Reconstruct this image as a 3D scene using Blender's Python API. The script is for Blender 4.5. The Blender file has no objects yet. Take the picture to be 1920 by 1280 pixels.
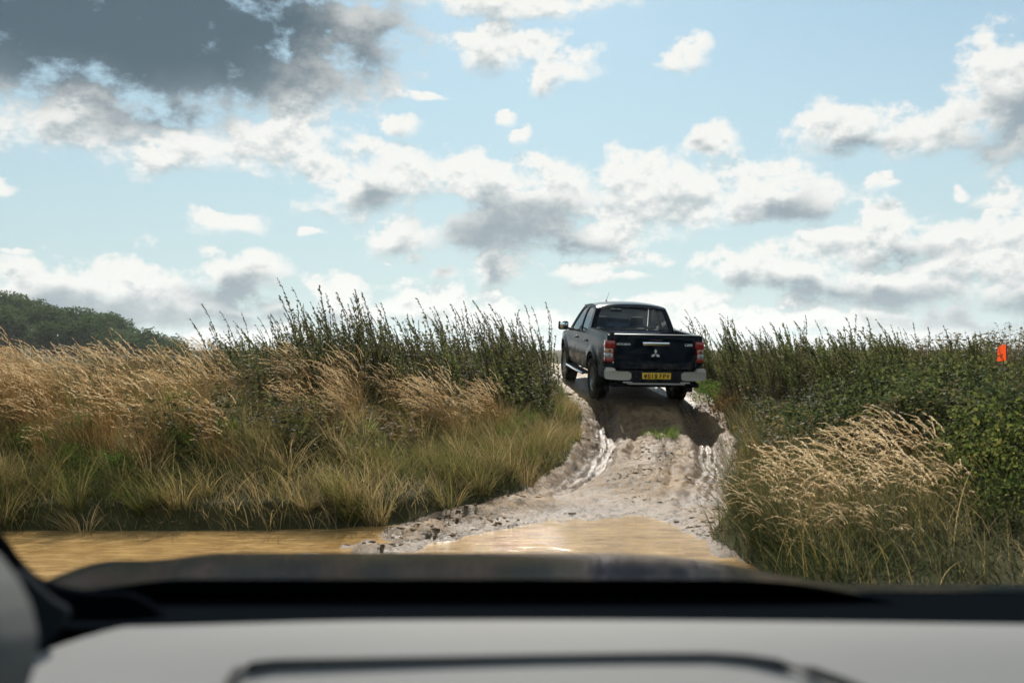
import bpy, bmesh, math, random
import numpy as np
from mathutils import Vector, Matrix
from mathutils.geometry import tessellate_polygon
random.seed(7); RNG = np.random.default_rng(11)
SC = bpy.context.scene
COL = SC.collection
R = math.radians

# ------------------------------------------------------------------ camera
CAMZ = 1.55
FPX, CX, HY = 1867.0, 960.0, 655.0            # focal length, centre and horizon in photo pixels
cd = bpy.data.cameras.new('camera'); cam = bpy.data.objects.new('camera', cd); COL.objects.link(cam)
cam.location = (0, 0, CAMZ); cam.rotation_euler = (R(90) + math.atan((HY - 640) / FPX), 0, 0)
cd.sensor_width = 36; cd.lens = 35.0; cd.clip_start = .05; cd.clip_end = 20000
cd.dof.use_dof = True; cd.dof.focus_distance = 16.5; cd.dof.aperture_fstop = 3.0
SC.camera = cam

# ------------------------------------------------------------------ light and exposure
SUN_EL, SUN_AZ = 35.0, 1.0
EXPO = .50
SKY_STRENGTH = .068
sl = bpy.data.lights.new('sun', 'SUN'); sun = bpy.data.objects.new('sun', sl); COL.objects.link(sun)
sl.energy = 4.8; sl.angle = R(.55); sl.color = (1, .93, .82)
sun.rotation_euler = (R(-(90 - SUN_EL)), 0, R(-SUN_AZ)); sun.location = (0, 30, 20)
SC.view_settings.view_transform = 'Standard'; SC.view_settings.look = 'None'
SC.view_settings.exposure = EXPO; SC.view_settings.gamma = 1.0
cy = SC.cycles
cy.max_bounces = 6; cy.volume_bounces = 0; cy.diffuse_bounces = 2; cy.glossy_bounces = 3; cy.transmission_bounces = 4
cy.transparent_max_bounces = 8; cy.caustics_reflective = False; cy.caustics_refractive = False
cy.sample_clamp_indirect = 6.0; cy.use_denoising = True
cy.use_adaptive_sampling = True; cy.adaptive_threshold = .02; cy.adaptive_min_samples = 8

# ------------------------------------------------------------------ sky with clouds (all in direction space)
def make_world():
    w = bpy.data.worlds.new('World'); SC.world = w; w.use_nodes = True
    nt = w.node_tree; N = nt.nodes; L = nt.links; N.clear()
    def nd(t, **k):
        n = N.new(t)
        for a, b in k.items(): setattr(n, a, b)
        return n
    def put(sock, val):
        if hasattr(val, 'is_linked') or hasattr(val, 'links'): L.new(val, sock)
        else: sock.default_value = val
    def M(op, a, b=0., c=0.):
        n = nd('ShaderNodeMath', operation=op)
        put(n.inputs[0], a); put(n.inputs[1], b)
        if op in ('SMOOTH_MIN', 'SMOOTH_MAX', 'MULTIPLY_ADD'): put(n.inputs[2], c)
        return n.outputs[0]
    def V(op, a, b=(0, 0, 0), c=None):
        n = nd('ShaderNodeVectorMath', operation=op)
        put(n.inputs[0], a)
        if op not in ('LENGTH', 'NORMALIZE'): put(n.inputs[1], b)
        if c is not None: put(n.inputs[2], c)
        return n.outputs[1] if op in ('LENGTH', 'DOT_PRODUCT') else n.outputs[0]
    def ramp(x, a, b, lo=0., hi=1.):
        n = nd('ShaderNodeMapRange', interpolation_type='SMOOTHSTEP')
        put(n.inputs[0], x); n.inputs[1].default_value = a; n.inputs[2].default_value = b
        put(n.inputs[3], lo); put(n.inputs[4], hi)
        return n.outputs[0]
    def mix(f, a, b):
        n = nd('ShaderNodeMix', data_type='RGBA')
        put(n.inputs[0], f); put(n.inputs[6], a); put(n.inputs[7], b)
        return n.outputs[2]
    def noise(vec, scale, detail=5., rough=.55):
        n = nd('ShaderNodeTexNoise', noise_dimensions='2D'); L.new(vec, n.inputs['Vector'])
        n.inputs['Scale'].default_value = scale; n.inputs['Detail'].default_value = detail; n.inputs['Roughness'].default_value = rough
        return n
    tc = nd('ShaderNodeTexCoord'); d = tc.outputs['Generated']
    sep = nd('ShaderNodeSeparateXYZ'); L.new(d, sep.inputs[0])
    az = M('ARCTAN2', sep.outputs[0], sep.outputs[1]); el = M('ARCSINE', sep.outputs[2])
    cmb = nd('ShaderNodeCombineXYZ'); L.new(az, cmb.inputs[0]); L.new(el, cmb.inputs[1])
    p = cmb.outputs[0]
    ps = V('MULTIPLY', p, (1., 1.45, 1.))
    wn = noise(ps, 11., 2.)
    fb = noise(ps, 21., 6., .60).outputs[0]
    fb_up = noise(V('ADD', ps, (0.0, .011, 0)), 21., 6., .60).outputs[0]
    f0 = M('SUBTRACT', fb, .5)
    wv = nd('ShaderNodeCombineXYZ'); L.new(M('MULTIPLY', f0, .035), wv.inputs[0]); L.new(M('MULTIPLY', f0, -.028), wv.inputs[1])
    q = V('ADD', V('ADD', p, V('MULTIPLY', V('SUBTRACT', wn.outputs[1], (.5, .5, .5)), (.05, .034, 0))), wv.outputs[0])
    def blobs(lst, k, q=q):
        acc = None
        for (x, y, rx, ry) in lst:
            ax = math.atan2(x - CX, FPX); ee = math.atan2(HY - y, math.hypot(FPX, x - CX))
            c = math.cos(ax); sx, sy = rx / FPX * c * c, ry / FPX * c
            n = V('MULTIPLY_ADD', q, (1 / sx, 1 / sy, 0), (-ax / sx, -ee / sy, 0))
            l = V('LENGTH', n)
            acc = l if acc is None else M('SMOOTH_MIN', acc, l, k)
        return acc
    cover = [(150, 20, 600, 190), (280, 60, 520, 150), (120, 215, 260, 85), (330, 275, 120, 50), (540, 250, 140, 70), (570, 120, 150, 120), (665, 60, 75, 65),
        (960, 0, 210, 42), (945, 85, 110, 42), (1060, 115, 85, 38), (1015, 150, 35, 32), (1303, 95, 50, 42), (760, 238, 50, 28), (930, 220, 30, 15),
        (968, 248, 22, 14), (800, 170, 42, 12), (720, 325, 160, 62), (650, 355, 85, 55), (900, 330, 130, 50), (1010, 360, 150, 65), (1180, 330, 115, 65),
        (1340, 268, 62, 36), (1260, 360, 170, 82), (1420, 365, 150, 66), (1510, 375, 85, 48), (750, 440, 100, 45), (960, 415, 170, 78), (1120, 430, 120, 62),
        (810, 506, 48, 32), (918, 506, 66, 38), (1885, 150, 105, 90), (1850, 215, 100, 66), (1710, 245, 125, 52), (1580, 248, 115, 60), (1905, 250, 70, 60),
        (1650, 400, 36, 26), (1600, 455, 150, 66), (1480, 505, 160, 66), (1400, 512, 92, 42), (1800, 465, 150, 74), (1905, 425, 90, 55), (1660, 525, 260, 62),
        (1890, 530, 170, 70), (440, 421, 66, 25), (585, 430, 30, 12), (10, 356, 40, 13), (20, 470, 34, 9), (200, 525, 270, 46), (430, 508, 115, 44),
        (300, 570, 340, 60), (60, 570, 170, 56), (800, 578, 280, 40), (620, 552, 90, 30), (950, 596, 170, 42), (1300, 602, 170, 42), (1150, 522, 72, 15),
        (1240, 490, 54, 20), (1080, 500, 160, 20), (1500, 598, 260, 36), (1750, 610, 270, 36), (1665, 344, 26, 12), (1822, 362, 28, 17), (400, 645, 700, 26), (1500, 645, 800, 24)]
    dark = [(190, 45, 440, 120), (420, 60, 150, 80), (300, 225, 110, 30), (945, 425, 125, 52), (1050, 455, 85, 34), (690, 365, 36, 22), (1480, 388, 70, 28),
        (930, 512, 30, 26), (812, 508, 28, 20), (1895, 225, 75, 60), (1540, 552, 125, 22), (1650, 552, 80, 20), (1800, 606, 160, 20), (1905, 570, 100, 40), (440, 560, 90, 42),
        (200, 590, 230, 36), (460, 606, 160, 28), (1700, 478, 80, 20), (1600, 278, 70, 14), (1330, 268, 26, 12)]
    # the sky beyond the frame carries on with clouds of the same kind
    dz = M('ADD', M('MAXIMUM', sep.outputs[2], 0.), .16)
    pl = V('DIVIDE', d, nd('ShaderNodeCombineXYZ').outputs[0])
    dn = pl.node.inputs[1].links[0].from_node
    for i in range(3): L.new(dz, dn.inputs[i])
    gen = M('MULTIPLY', M('SUBTRACT', noise(pl, 1.1, 4.).outputs[0], .50), 4.5)
    out1 = ramp(M('ABSOLUTE', az), .48, .62); out2 = ramp(el, .335, .46)
    outm = M('MAXIMUM', out1, out2)
    inm = M('SUBTRACT', 1., outm)
    emb = M('MULTIPLY', M('SUBTRACT', fb_up, fb), 3.4)
    k = 1. / SKY_STRENGTH / 2 ** EXPO
    white = (.90 * k, .905 * k, .875 * k, 1); pale = (.50 * k, .57 * k, .595 * k, 1); slate = (.085 * k, .135 * k, .175 * k, 1); slate2 = (.30 * k, .37 * k, .415 * k, 1)
    sky = nd('ShaderNodeTexSky', sky_type='NISHITA'); sky.sun_disc = False
    sky.sun_elevation = R(SUN_EL); sky.sun_rotation = R(SUN_AZ); sky.altitude = 100; sky.air_density = 1.0; sky.dust_density = .35; sky.ozone_density = 2.6
    low = ramp(el, -.02, .50, .92, .18)
    clear = mix(low, V('MULTIPLY', sky.outputs[0], (.88, 1.10, 1.03)), (.55 * k, .68 * k, .715 * k, 1))
    q_up = V('ADD', q, (-.004, .020, 0))
    def shader(cvm, dkm, base=0.):
        dens = M('ADD', cvm, M('MULTIPLY', f0, 2.5))
        alpha = ramp(dens, -.16, .55)
        # light from above and behind: knobs facing up are bright, thick parts and bases are grey
        thick = M('ADD', M('ADD', M('MULTIPLY', dkm, .75), M('MULTIPLY', f0, .75)), M('ADD', M('MULTIPLY', emb, .22), M('MULTIPLY', base, .55)))
        deep = ramp(V('LENGTH', V('MULTIPLY_ADD', q, (1 / .33, 1 / .115, 0), (.40 / .33, -.335 / .115, 0))), .55, 1.35, 1., 0.)
        grey = ramp(M('ADD', thick, M('MULTIPLY', deep, .62)), -.62, .72)
        bodyc = nd('ShaderNodeClamp'); L.new(M('ADD', M('ADD', ramp(dens, .25, 1.2, 0., .6), M('MULTIPLY', emb, 1.35)), M('MULTIPLY', base, .9)), bodyc.inputs[0])
        ccol = mix(grey, mix(bodyc.outputs[0], white, pale), mix(deep, slate2, slate))
        bg = nd('ShaderNodeBackground'); L.new(mix(alpha, clear, ccol), bg.inputs[0]); bg.inputs[1].default_value = SKY_STRENGTH
        return bg.outputs[0]
    gdk = M('SUBTRACT', gen, .55)
    def region(x0, x1):
        sel = lambda lst: [c for c in lst if c[0] + c[2] * 1.7 + 110 > x0 and c[0] - c[2] * 1.7 - 110 < x1]
        cv = M('SUBTRACT', 1.0, blobs(sel(cover), .30)); dk = M('SUBTRACT', 1.0, blobs(sel(dark), .25))
        cu = M('SUBTRACT', 1.0, blobs(sel(cover), .30, q_up))
        bs = M('MULTIPLY', M('SUBTRACT', cu, cv), inm)
        return shader(M('ADD', M('MULTIPLY', cv, inm), M('MULTIPLY', gen, outm)), M('ADD', M('MULTIPLY', dk, inm), M('MULTIPLY', gdk, outm)), bs)
    def pick(f, a, b):
        n = nd('ShaderNodeMixShader'); L.new(f, n.inputs[0]); L.new(a, n.inputs[1]); L.new(b, n.inputs[2]); return n.outputs[0]
    cuts = [480, 960, 1440]; edges = [-9e4] + cuts + [9e4]
    sh = region(edges[-2], edges[-1])
    for i in range(len(cuts) - 1, -1, -1):
        sh = pick(M('LESS_THAN', az, math.atan2(cuts[i] - CX, FPX)), sh, region(edges[i], edges[i + 1]))
    sh = pick(M('GREATER_THAN', outm, .999), sh, shader(gen, gdk))
    o = nd('ShaderNodeOutputWorld'); L.new(sh, o.inputs[0])
    w.cycles.sampling_method = 'MANUAL'; w.cycles.sample_map_resolution = 512
make_world()

# ------------------------------------------------------------------ materials
def mat(name):
    m = bpy.data.materials.new(name); m.use_nodes = True
    nt = m.node_tree; b = nt.nodes['Principled BSDF']
    return m, nt, b
def simple(name, col, rough=.5, metal=0., coat=0., spec=.5, noise=0., nscale=8., bump=0.):
    m, nt, b = mat(name)
    b.inputs['Base Color'].default_value = (*col, 1); b.inputs['Roughness'].default_value = rough; b.inputs['Metallic'].default_value = metal
    b.inputs['Coat Weight'].default_value = coat; b.inputs['Coat Roughness'].default_value = .03; b.inputs['Specular IOR Level'].default_value = spec
    if noise or bump:
        tc = nt.nodes.new('ShaderNodeTexCoord'); n = nt.nodes.new('ShaderNodeTexNoise'); n.inputs['Scale'].default_value = nscale; n.inputs['Detail'].default_value = 5
        nt.links.new(tc.outputs['Object'], n.inputs['Vector'])
        if noise:
            mx = nt.nodes.new('ShaderNodeMix'); mx.data_type = 'RGBA'
            mx.inputs[6].default_value = (*[c * (1 - noise) for c in col], 1); mx.inputs[7].default_value = (*[min(1, c * (1 + noise)) for c in col], 1)
            nt.links.new(n.outputs[0], mx.inputs[0]); nt.links.new(mx.outputs[2], b.inputs['Base Color'])
        if bump:
            bp = nt.nodes.new('ShaderNodeBump'); bp.inputs['Strength'].default_value = bump; bp.inputs['Distance'].default_value = .01
            nt.links.new(n.outputs[0], bp.inputs['Height']); nt.links.new(bp.outputs[0], b.inputs['Normal'])
    return m
def leafmat(name, cols, trans=.5, rough=.75, spec=.03, tcol=1.2):
    """three colours picked by each leaf's own 'tone'; part of the light passes through"""
    m, nt, b = mat(name); N = nt.nodes; L = nt.links
    at = N.new('ShaderNodeAttribute'); at.attribute_name = 'tone'
    oi = N.new('ShaderNodeObjectInfo')
    ad = N.new('ShaderNodeMath'); ad.operation = 'MULTIPLY_ADD'; L.new(oi.outputs['Random'], ad.inputs[0]); ad.inputs[1].default_value = .3; L.new(at.outputs['Fac'], ad.inputs[2])
    ad2 = N.new('ShaderNodeMath'); ad2.operation = 'SUBTRACT'; L.new(ad.outputs[0], ad2.inputs[0]); ad2.inputs[1].default_value = .15
    cr = N.new('ShaderNodeValToRGB'); e = cr.color_ramp.elements
    e[0].position = 0; e[0].color = (*cols[0], 1); e[1].position = 1; e[1].color = (*cols[-1], 1)
    for i, c in enumerate(cols[1:-1]):
        x = e.new((i + 1) / (len(cols) - 1)); x.color = (*c, 1)
    L.new(ad2.outputs[0], cr.inputs[0])
    L.new(cr.outputs[0], b.inputs['Base Color']); b.inputs['Roughness'].default_value = rough; b.inputs['Specular IOR Level'].default_value = spec
    tr = N.new('ShaderNodeBsdfTranslucent')
    sc = N.new('ShaderNodeVectorMath'); sc.operation = 'SCALE'; L.new(cr.outputs[0], sc.inputs[0]); sc.inputs[3].default_value = tcol; L.new(sc.outputs[0], tr.inputs[0])
    mx = N.new('ShaderNodeMixShader'); mx.inputs[0].default_value = trans; L.new(b.outputs[0], mx.inputs[1]); L.new(tr.outputs[0], mx.inputs[2])
    L.new(mx.outputs[0], N['Material Output'].inputs[0])
    return m
def mud_mat():
    m, nt, b = mat('wet_mud'); N = nt.nodes; L = nt.links
    tc = N.new('ShaderNodeTexCoord')
    def noise(s, d=6., r=.6):
        n = N.new('ShaderNodeTexNoise'); n.inputs['Scale'].default_value = s; n.inputs['Detail'].default_value = d; n.inputs['Roughness'].default_value = r; L.new(tc.outputs['Object'], n.inputs['Vector']); return n.outputs[0]
    mp = N.new('ShaderNodeMapping'); mp.inputs['Scale'].default_value = (1.5, .8, 1.); L.new(tc.outputs['Object'], mp.inputs[0])
    n1, n2, n3 = noise(1.3), noise(9., 7, .7), noise(34., 5, .75)
    L.new(mp.outputs[0], n2.node.inputs['Vector'])
    cr = N.new('ShaderNodeValToRGB'); e = cr.color_ramp.elements
    e[0].position = .33; e[0].color = (.055, .040, .026, 1); e[1].position = .64; e[1].color = (.44, .295, .155, 1)
    x = e.new(.5); x.color = (.225, .152, .086, 1)
    md = N.new('ShaderNodeMath'); md.operation = 'MULTIPLY_ADD'; L.new(n2, md.inputs[0]); md.inputs[1].default_value = .6
    m4 = N.new('ShaderNodeMath'); m4.operation = 'MULTIPLY'; L.new(n1, m4.inputs[0]); m4.inputs[1].default_value = .4; L.new(m4.outputs[0], md.inputs[2])
    L.new(md.outputs[0], cr.inputs[0])
    wt = N.new('ShaderNodeAttribute'); wt.attribute_name = 'wet'
    wn = N.new('ShaderNodeMath'); wn.operation = 'MULTIPLY_ADD'; L.new(n2, wn.inputs[0]); wn.inputs[1].default_value = 1.6; wn.inputs[2].default_value = -.8
    wa = N.new('ShaderNodeMath'); wa.use_clamp = True; L.new(wt.outputs['Fac'], wa.inputs[0]); L.new(wn.outputs[0], wa.inputs[1])
    wc = N.new('ShaderNodeMix'); wc.data_type = 'RGBA'; wc.blend_type = 'MULTIPLY'; L.new(wa.outputs[0], wc.inputs[0]); L.new(cr.outputs[0], wc.inputs[6]); wc.inputs[7].default_value = (.50, .45, .40, 1)
    L.new(wc.outputs[2], b.inputs['Base Color'])
    rr = N.new('ShaderNodeMapRange'); L.new(n2, rr.inputs[0]); rr.inputs[1].default_value = .35; rr.inputs[2].default_value = .65; rr.inputs[3].default_value = .34; rr.inputs[4].default_value = .8
    rw = N.new('ShaderNodeMath'); rw.operation = 'MULTIPLY_ADD'; L.new(wa.outputs[0], rw.inputs[0]); rw.inputs[1].default_value = -.22; L.new(rr.outputs[0], rw.inputs[2]); L.new(rw.outputs[0], b.inputs['Roughness'])
    sw = N.new('ShaderNodeMath'); sw.operation = 'MULTIPLY_ADD'; L.new(wa.outputs[0], sw.inputs[0]); sw.inputs[1].default_value = .12; sw.inputs[2].default_value = .06; L.new(sw.outputs[0], b.inputs['Specular IOR Level'])
    b1 = N.new('ShaderNodeBump'); b1.inputs['Strength'].default_value = .9; b1.inputs['Distance'].default_value = .045; L.new(n2, b1.inputs['Height'])
    b2 = N.new('ShaderNodeBump'); b2.inputs['Strength'].default_value = .9; b2.inputs['Distance'].default_value = .016; L.new(n3, b2.inputs['Height']); L.new(b1.outputs[0], b2.inputs['Normal'])
    L.new(b2.outputs[0], b.inputs['Normal'])
    return m
def water_mat():
    m, nt, b = mat('muddy_water'); N = nt.nodes; L = nt.links
    tc = N.new('ShaderNodeTexCoord'); mp = N.new('ShaderNodeMapping'); mp.inputs['Scale'].default_value = (1., 2.6, 1.); L.new(tc.outputs['Object'], mp.inputs[0])
    def noise(s, d, r=.55):
        n = N.new('ShaderNodeTexNoise'); n.inputs['Scale'].default_value = s; n.inputs['Detail'].default_value = d; n.inputs['Roughness'].default_value = r; L.new(mp.outputs[0], n.inputs['Vector']); return n.outputs[0]
    cr = N.new('ShaderNodeValToRGB'); e = cr.color_ramp.elements
    e[0].position = .3; e[0].color = (.20, .112, .036, 1); e[1].position = .68; e[1].color = (.50, .325, .135, 1)
    L.new(noise(3.2, 6, .68), cr.inputs[0]); L.new(cr.outputs[0], b.inputs['Base Color'])
    b.inputs['Roughness'].default_value = .05; b.inputs['IOR'].default_value = 1.33; b.inputs['Specular IOR Level'].default_value = .26
    b1 = N.new('ShaderNodeBump'); b1.inputs['Strength'].default_value = 1.; b1.inputs['Distance'].default_value = .009; L.new(noise(4.5, 4), b1.inputs['Height'])
    b2 = N.new('ShaderNodeBump'); b2.inputs['Strength'].default_value = .8; b2.inputs['Distance'].default_value = .0034; L.new(noise(22., 3), b2.inputs['Height']); L.new(b1.outputs[0], b2.inputs['Normal'])
    L.new(b2.outputs[0], b.inputs['Normal'])
    return m
def glassmat(name, tint, gloss=.12):
    m, nt, b = mat(name); N = nt.nodes; L = nt.links
    t = N.new('ShaderNodeBsdfTransparent'); t.inputs[0].default_value = (*tint, 1)
    g = N.new('ShaderNodeBsdfGlossy'); g.inputs['Roughness'].default_value = .02; g.inputs[0].default_value = (.9, .95, 1, 1)
    lw = N.new('ShaderNodeFresnel'); lw.inputs[0].default_value = 1.5
    mx = N.new('ShaderNodeMixShader'); L.new(lw.outputs[0], mx.inputs[0]); L.new(t.outputs[0], mx.inputs[1]); L.new(g.outputs[0], mx.inputs[2])
    L.new(mx.outputs[0], N['Material Output'].inputs[0]); return m
MT = dict(
    mud=mud_mat(), water=water_mat(),
    soil=simple('bank_soil', (.055, .052, .024), .95, spec=.05, noise=.6, nscale=5, bump=.6),
    field=simple('field_soil', (.11, .085, .045), .9, noise=.4, nscale=2),
    clod=simple('mud_clod', (.17, .128, .088), .6, noise=.6, nscale=20, spec=.25),
    hill=simple('hill_ground', (.035, .05, .018), .95, noise=.4, nscale=.2),
    paint=simple('navy_paint', (.006, .011, .018), .14, spec=.055),
    black=simple('black_plastic', (.009, .011, .014), .6, spec=.2, noise=.2, nscale=30),
    under=simple('underbody_black', (.007, .007, .008), .9, spec=.1),
    rubber=simple('tyre_rubber', (.045, .036, .027), .9, noise=.7, nscale=12, spec=.1),
    rim=simple('grey_alloy', (.28, .29, .30), .4, metal=.8),
    silver=simple('silver_bumper', (.50, .475, .405), .45, metal=.3, spec=.3),
    chrome=simple('chrome', (.85, .87, .9), .08, metal=1.0),
    red=simple('red_lens', (.36, .012, .016), .12, coat=1.0),
    amber=simple('amber_lens', (.62, .33, .20), .15, coat=1.0),
    clear=simple('clear_lens', (.60, .62, .62), .15, coat=1.0),
    plate=simple('yellow_plate', (.95, .58, .035), .5),
    badge=simple('badge_silver', (.78, .79, .78), .4, metal=.25),
    ink=simple('plate_ink', (.008, .008, .008), .5),
    cloth=simple('seat_cloth', (.012, .012, .013), .9),
    orange=leafmat('orange_cloth', [(.72, .085, .02), (.80, .11, .03)], .45, .8, .1),
    pole=simple('flag_pole', (.10, .09, .08), .6),
    tint=glassmat('tinted_glass', (.72, .80, .79)), sideglass=glassmat('side_glass', (.72, .8, .8)), clearglass=glassmat('clear_glass', (.85, .92, .92)),
    bonnet=simple('bonnet_paint', (.002, .0075, .018), .12, spec=.008),
    cowl=simple('cowl_plastic', (.0035, .0050, .0068), .9, spec=0.),
    dash=simple('dash_vinyl', (.19, .195, .195), .75, spec=.1, noise=.06, nscale=3., bump=.05),
    trim=simple('pillar_trim', (.10, .105, .105), .85, spec=.05),
    groove=simple('dash_groove', (.05, .052, .054), .9, spec=.05),
    mirror=simple('mirror_glass', (.85, .9, .92), .03, metal=1.0),
)
def dirty_paint():
    m = MT['paint']; nt = m.node_tree; N = nt.nodes; L = nt.links; b = N['Principled BSDF']
    tc = N.new('ShaderNodeTexCoord'); n = N.new('ShaderNodeTexNoise'); n.inputs['Scale'].default_value = 5.; n.inputs['Detail'].default_value = 7; n.inputs['Roughness'].default_value = .68
    L.new(tc.outputs['Object'], n.inputs['Vector']); sp = N.new('ShaderNodeSeparateXYZ'); L.new(tc.outputs['Object'], sp.inputs[0])
    mr = N.new('ShaderNodeMapRange'); L.new(sp.outputs[2], mr.inputs[0]); mr.inputs[1].default_value = .45; mr.inputs[2].default_value = 1.15; mr.inputs[3].default_value = .22; mr.inputs[4].default_value = -.22
    ad = N.new('ShaderNodeMath'); L.new(n.outputs[0], ad.inputs[0]); L.new(mr.outputs[0], ad.inputs[1])
    f = N.new('ShaderNodeMapRange'); L.new(ad.outputs[0], f.inputs[0]); f.inputs[1].default_value = .50; f.inputs[2].default_value = .95; f.inputs[4].default_value = .75
    mx = N.new('ShaderNodeMix'); mx.data_type = 'RGBA'; L.new(f.outputs[0], mx.inputs[0]); mx.inputs[6].default_value = b.inputs['Base Color'].default_value; mx.inputs[7].default_value = (.13, .10, .07, 1); L.new(mx.outputs[2], b.inputs['Base Color'])
    rr = N.new('ShaderNodeMapRange'); L.new(f.outputs[0], rr.inputs[0]); rr.inputs[3].default_value = .13; rr.inputs[4].default_value = .9; L.new(rr.outputs[0], b.inputs['Roughness'])
dirty_paint()
VEG = dict(
    grass=leafmat('bank_grass', [(.075, .095, .022), (.17, .15, .05), (.30, .22, .095), (.40, .31, .16)], .42),
    green=leafmat('green_grass', [(.05, .10, .018), (.09, .15, .028), (.16, .19, .05)], .45),
    straw=leafmat('straw_stalk', [(.22, .13, .045), (.34, .21, .085), (.42, .29, .13)], .35),
    plume=leafmat('tan_plume', [(.46, .30, .14), (.68, .50, .28), (.82, .68, .44)], .5, .8, .1, 1.1),
    pale=leafmat('pale_plume', [(.58, .44, .25), (.72, .58, .37), (.82, .70, .50)], .58, .8, .03, 1.15),
    stem=leafmat('weed_stem', [(.030, .022, .016), (.055, .034, .022), (.07, .06, .025)], .1),
    weed=leafmat('weed_leaf', [(.036, .036, .022), (.062, .066, .028), (.110, .112, .038), (.165, .110, .052)], .45, .6, .05),
    weed2=leafmat('weed_leaf_green', [(.050, .062, .026), (.105, .125, .040), (.21, .21, .07)], .5, .6, .05),
    bramble=leafmat('bramble_leaf', [(.030, .045, .020), (.068, .088, .032), (.155, .165, .055)], .4, .6, .03),
    herb=leafmat('bright_herb_leaf', [(.06, .13, .02), (.11, .20, .03), (.19, .26, .06)], .5),
    rust=leafmat('rusty_leaf', [(.10, .045, .018), (.17, .085, .030), (.20, .14, .045)], .4),
    olive=leafmat('olive_leaf', [(.035, .055, .016), (.06, .085, .022), (.11, .13, .035), (.17, .165, .045)], .5),
    rush=leafmat('rush_blade', [(.035, .055, .022), (.075, .095, .040), (.17, .16, .075)], .25),
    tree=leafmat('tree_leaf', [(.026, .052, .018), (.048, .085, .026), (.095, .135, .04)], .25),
    bark=simple('tree_bark', (.05, .04, .03), .9),
)

# ------------------------------------------------------------------ mesh helpers
def tag(o, label=None, cat=None, group=None, kind=None):
    for k, v in (('label', label), ('category', cat), ('group', group), ('kind', kind)):
        if v: o[k] = v
    return o
def empty(name, loc=(0, 0, 0), rot=(0, 0, 0)):
    o = bpy.data.objects.new(name, None); COL.objects.link(o); o.location = loc; o.rotation_euler = rot; o.empty_display_size = .2
    return o
def link(name, me, parent=None, m=None):
    o = bpy.data.objects.new(name, me); COL.objects.link(o)
    if parent: o.parent = parent
    if m is not None:
        me.materials.clear(); me.materials.append(m)
    return o
def from_arrays(name, v, quads=None, tris=None, tone=None, smooth=False):
    me = bpy.data.meshes.new(name)
    v = np.asarray(v, np.float32); nq = 0 if quads is None else len(quads); nt_ = 0 if tris is None else len(tris)
    idx = []
    if nq: idx.append(np.asarray(quads, np.int32).ravel())
    if nt_: idx.append(np.asarray(tris, np.int32).ravel())
    idx = np.concatenate(idx)
    st = np.concatenate([np.arange(nq) * 4, nq * 4 + np.arange(nt_) * 3]).astype(np.int32)
    me.vertices.add(len(v)); me.vertices.foreach_set('co', v.ravel())
    me.loops.add(len(idx)); me.loops.foreach_set('vertex_index', idx)
    me.polygons.add(nq + nt_); me.polygons.foreach_set('loop_start', st)
    if smooth: me.polygons.foreach_set('use_smooth', np.ones(nq + nt_, bool))
    if tone is not None:
        a = me.attributes.new('tone', 'FLOAT', 'POINT'); a.data.foreach_set('value', np.asarray(tone, np.float32))
    me.update(calc_edges=True)
    return me
class Geo:
    """collects ribbons (blades, leaves, stems)"""
    def __init__(s): s.v = []; s.q = []; s.t = []; s.n = 0
    def add(s, C, w, side, tone):
        C = np.asarray(C, float); n, k, _ = C.shape
        side = np.asarray(side, float)
        if side.ndim == 2: side = side[:, None, :]
        w = np.broadcast_to(np.asarray(w, float), (n, k))[..., None]
        vv = np.stack([C - side * w, C + side * w], 2)
        s.v.append(vv.reshape(-1, 3)); s.t.append(np.repeat(np.broadcast_to(tone, (n,)), k * 2))
        b = (np.arange(n) * k * 2)[:, None] + (np.arange(k - 1) * 2)[None, :] + s.n
        b = b.ravel(); s.q.append(np.stack([b, b + 1, b + 3, b + 2], 1)); s.n += n * k * 2
    def mesh(s, name): return from_arrays(name, np.concatenate(s.v), np.concatenate(s.q), None, np.concatenate(s.t))
def arc(base, az, length, lean, bend, k, g=1.0):
    """curves that start leaning 'lean' from vertical and bend by 'bend' more towards azimuth az"""
    base = np.asarray(base, float); n = len(base)
    az, length, lean, bend = [np.broadcast_to(np.asarray(a, float), (n,)) for a in (az, length, lean, bend)]
    t = (np.arange(k - 1) + .5) / (k - 1)
    th = lean[:, None] + bend[:, None] * t[None, :] ** g
    st = length[:, None] / (k - 1)
    dx = np.stack([np.cos(az)[:, None] * np.sin(th) * st, np.sin(az)[:, None] * np.sin(th) * st, np.cos(th) * st], 2)
    return np.concatenate([base[:, None, :], base[:, None, :] + np.cumsum(dx, 1)], 1)
def unit(v): return v / (np.linalg.norm(v, axis=-1, keepdims=True) + 1e-9)
def rndside(n):
    a = RNG.uniform(0, 2 * np.pi, n); return np.stack([np.cos(a), np.sin(a), 0 * a], 1)
def leaves_dir(geo, base, dirv, length, width, tone, k=4, curl=.25):
    """flat leaves from base along dirv, wide in the middle, tip curling down"""
    n = len(base); dirv = unit(dirv)
    up = np.array([0, 0, 1.]) + RNG.normal(0, .5, (n, 3))
    side = unit(np.cross(dirv, up))
    t = np.linspace(0, 1, k)
    length = np.broadcast_to(length, (n,)); width = np.broadcast_to(width, (n,))
    C = base[:, None, :] + dirv[:, None, :] * (t[None, :, None] * length[:, None, None])
    C[..., 2] -= (curl * length)[:, None] * t[None, :] ** 2
    prof = {3: [.25, 1, .05], 4: [.15, .9, .85, .04], 5: [.12, .75, 1, .7, .04]}[k]
    geo.add(C, width[:, None] * .5 * np.array(prof)[None, :], side, tone)

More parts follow.
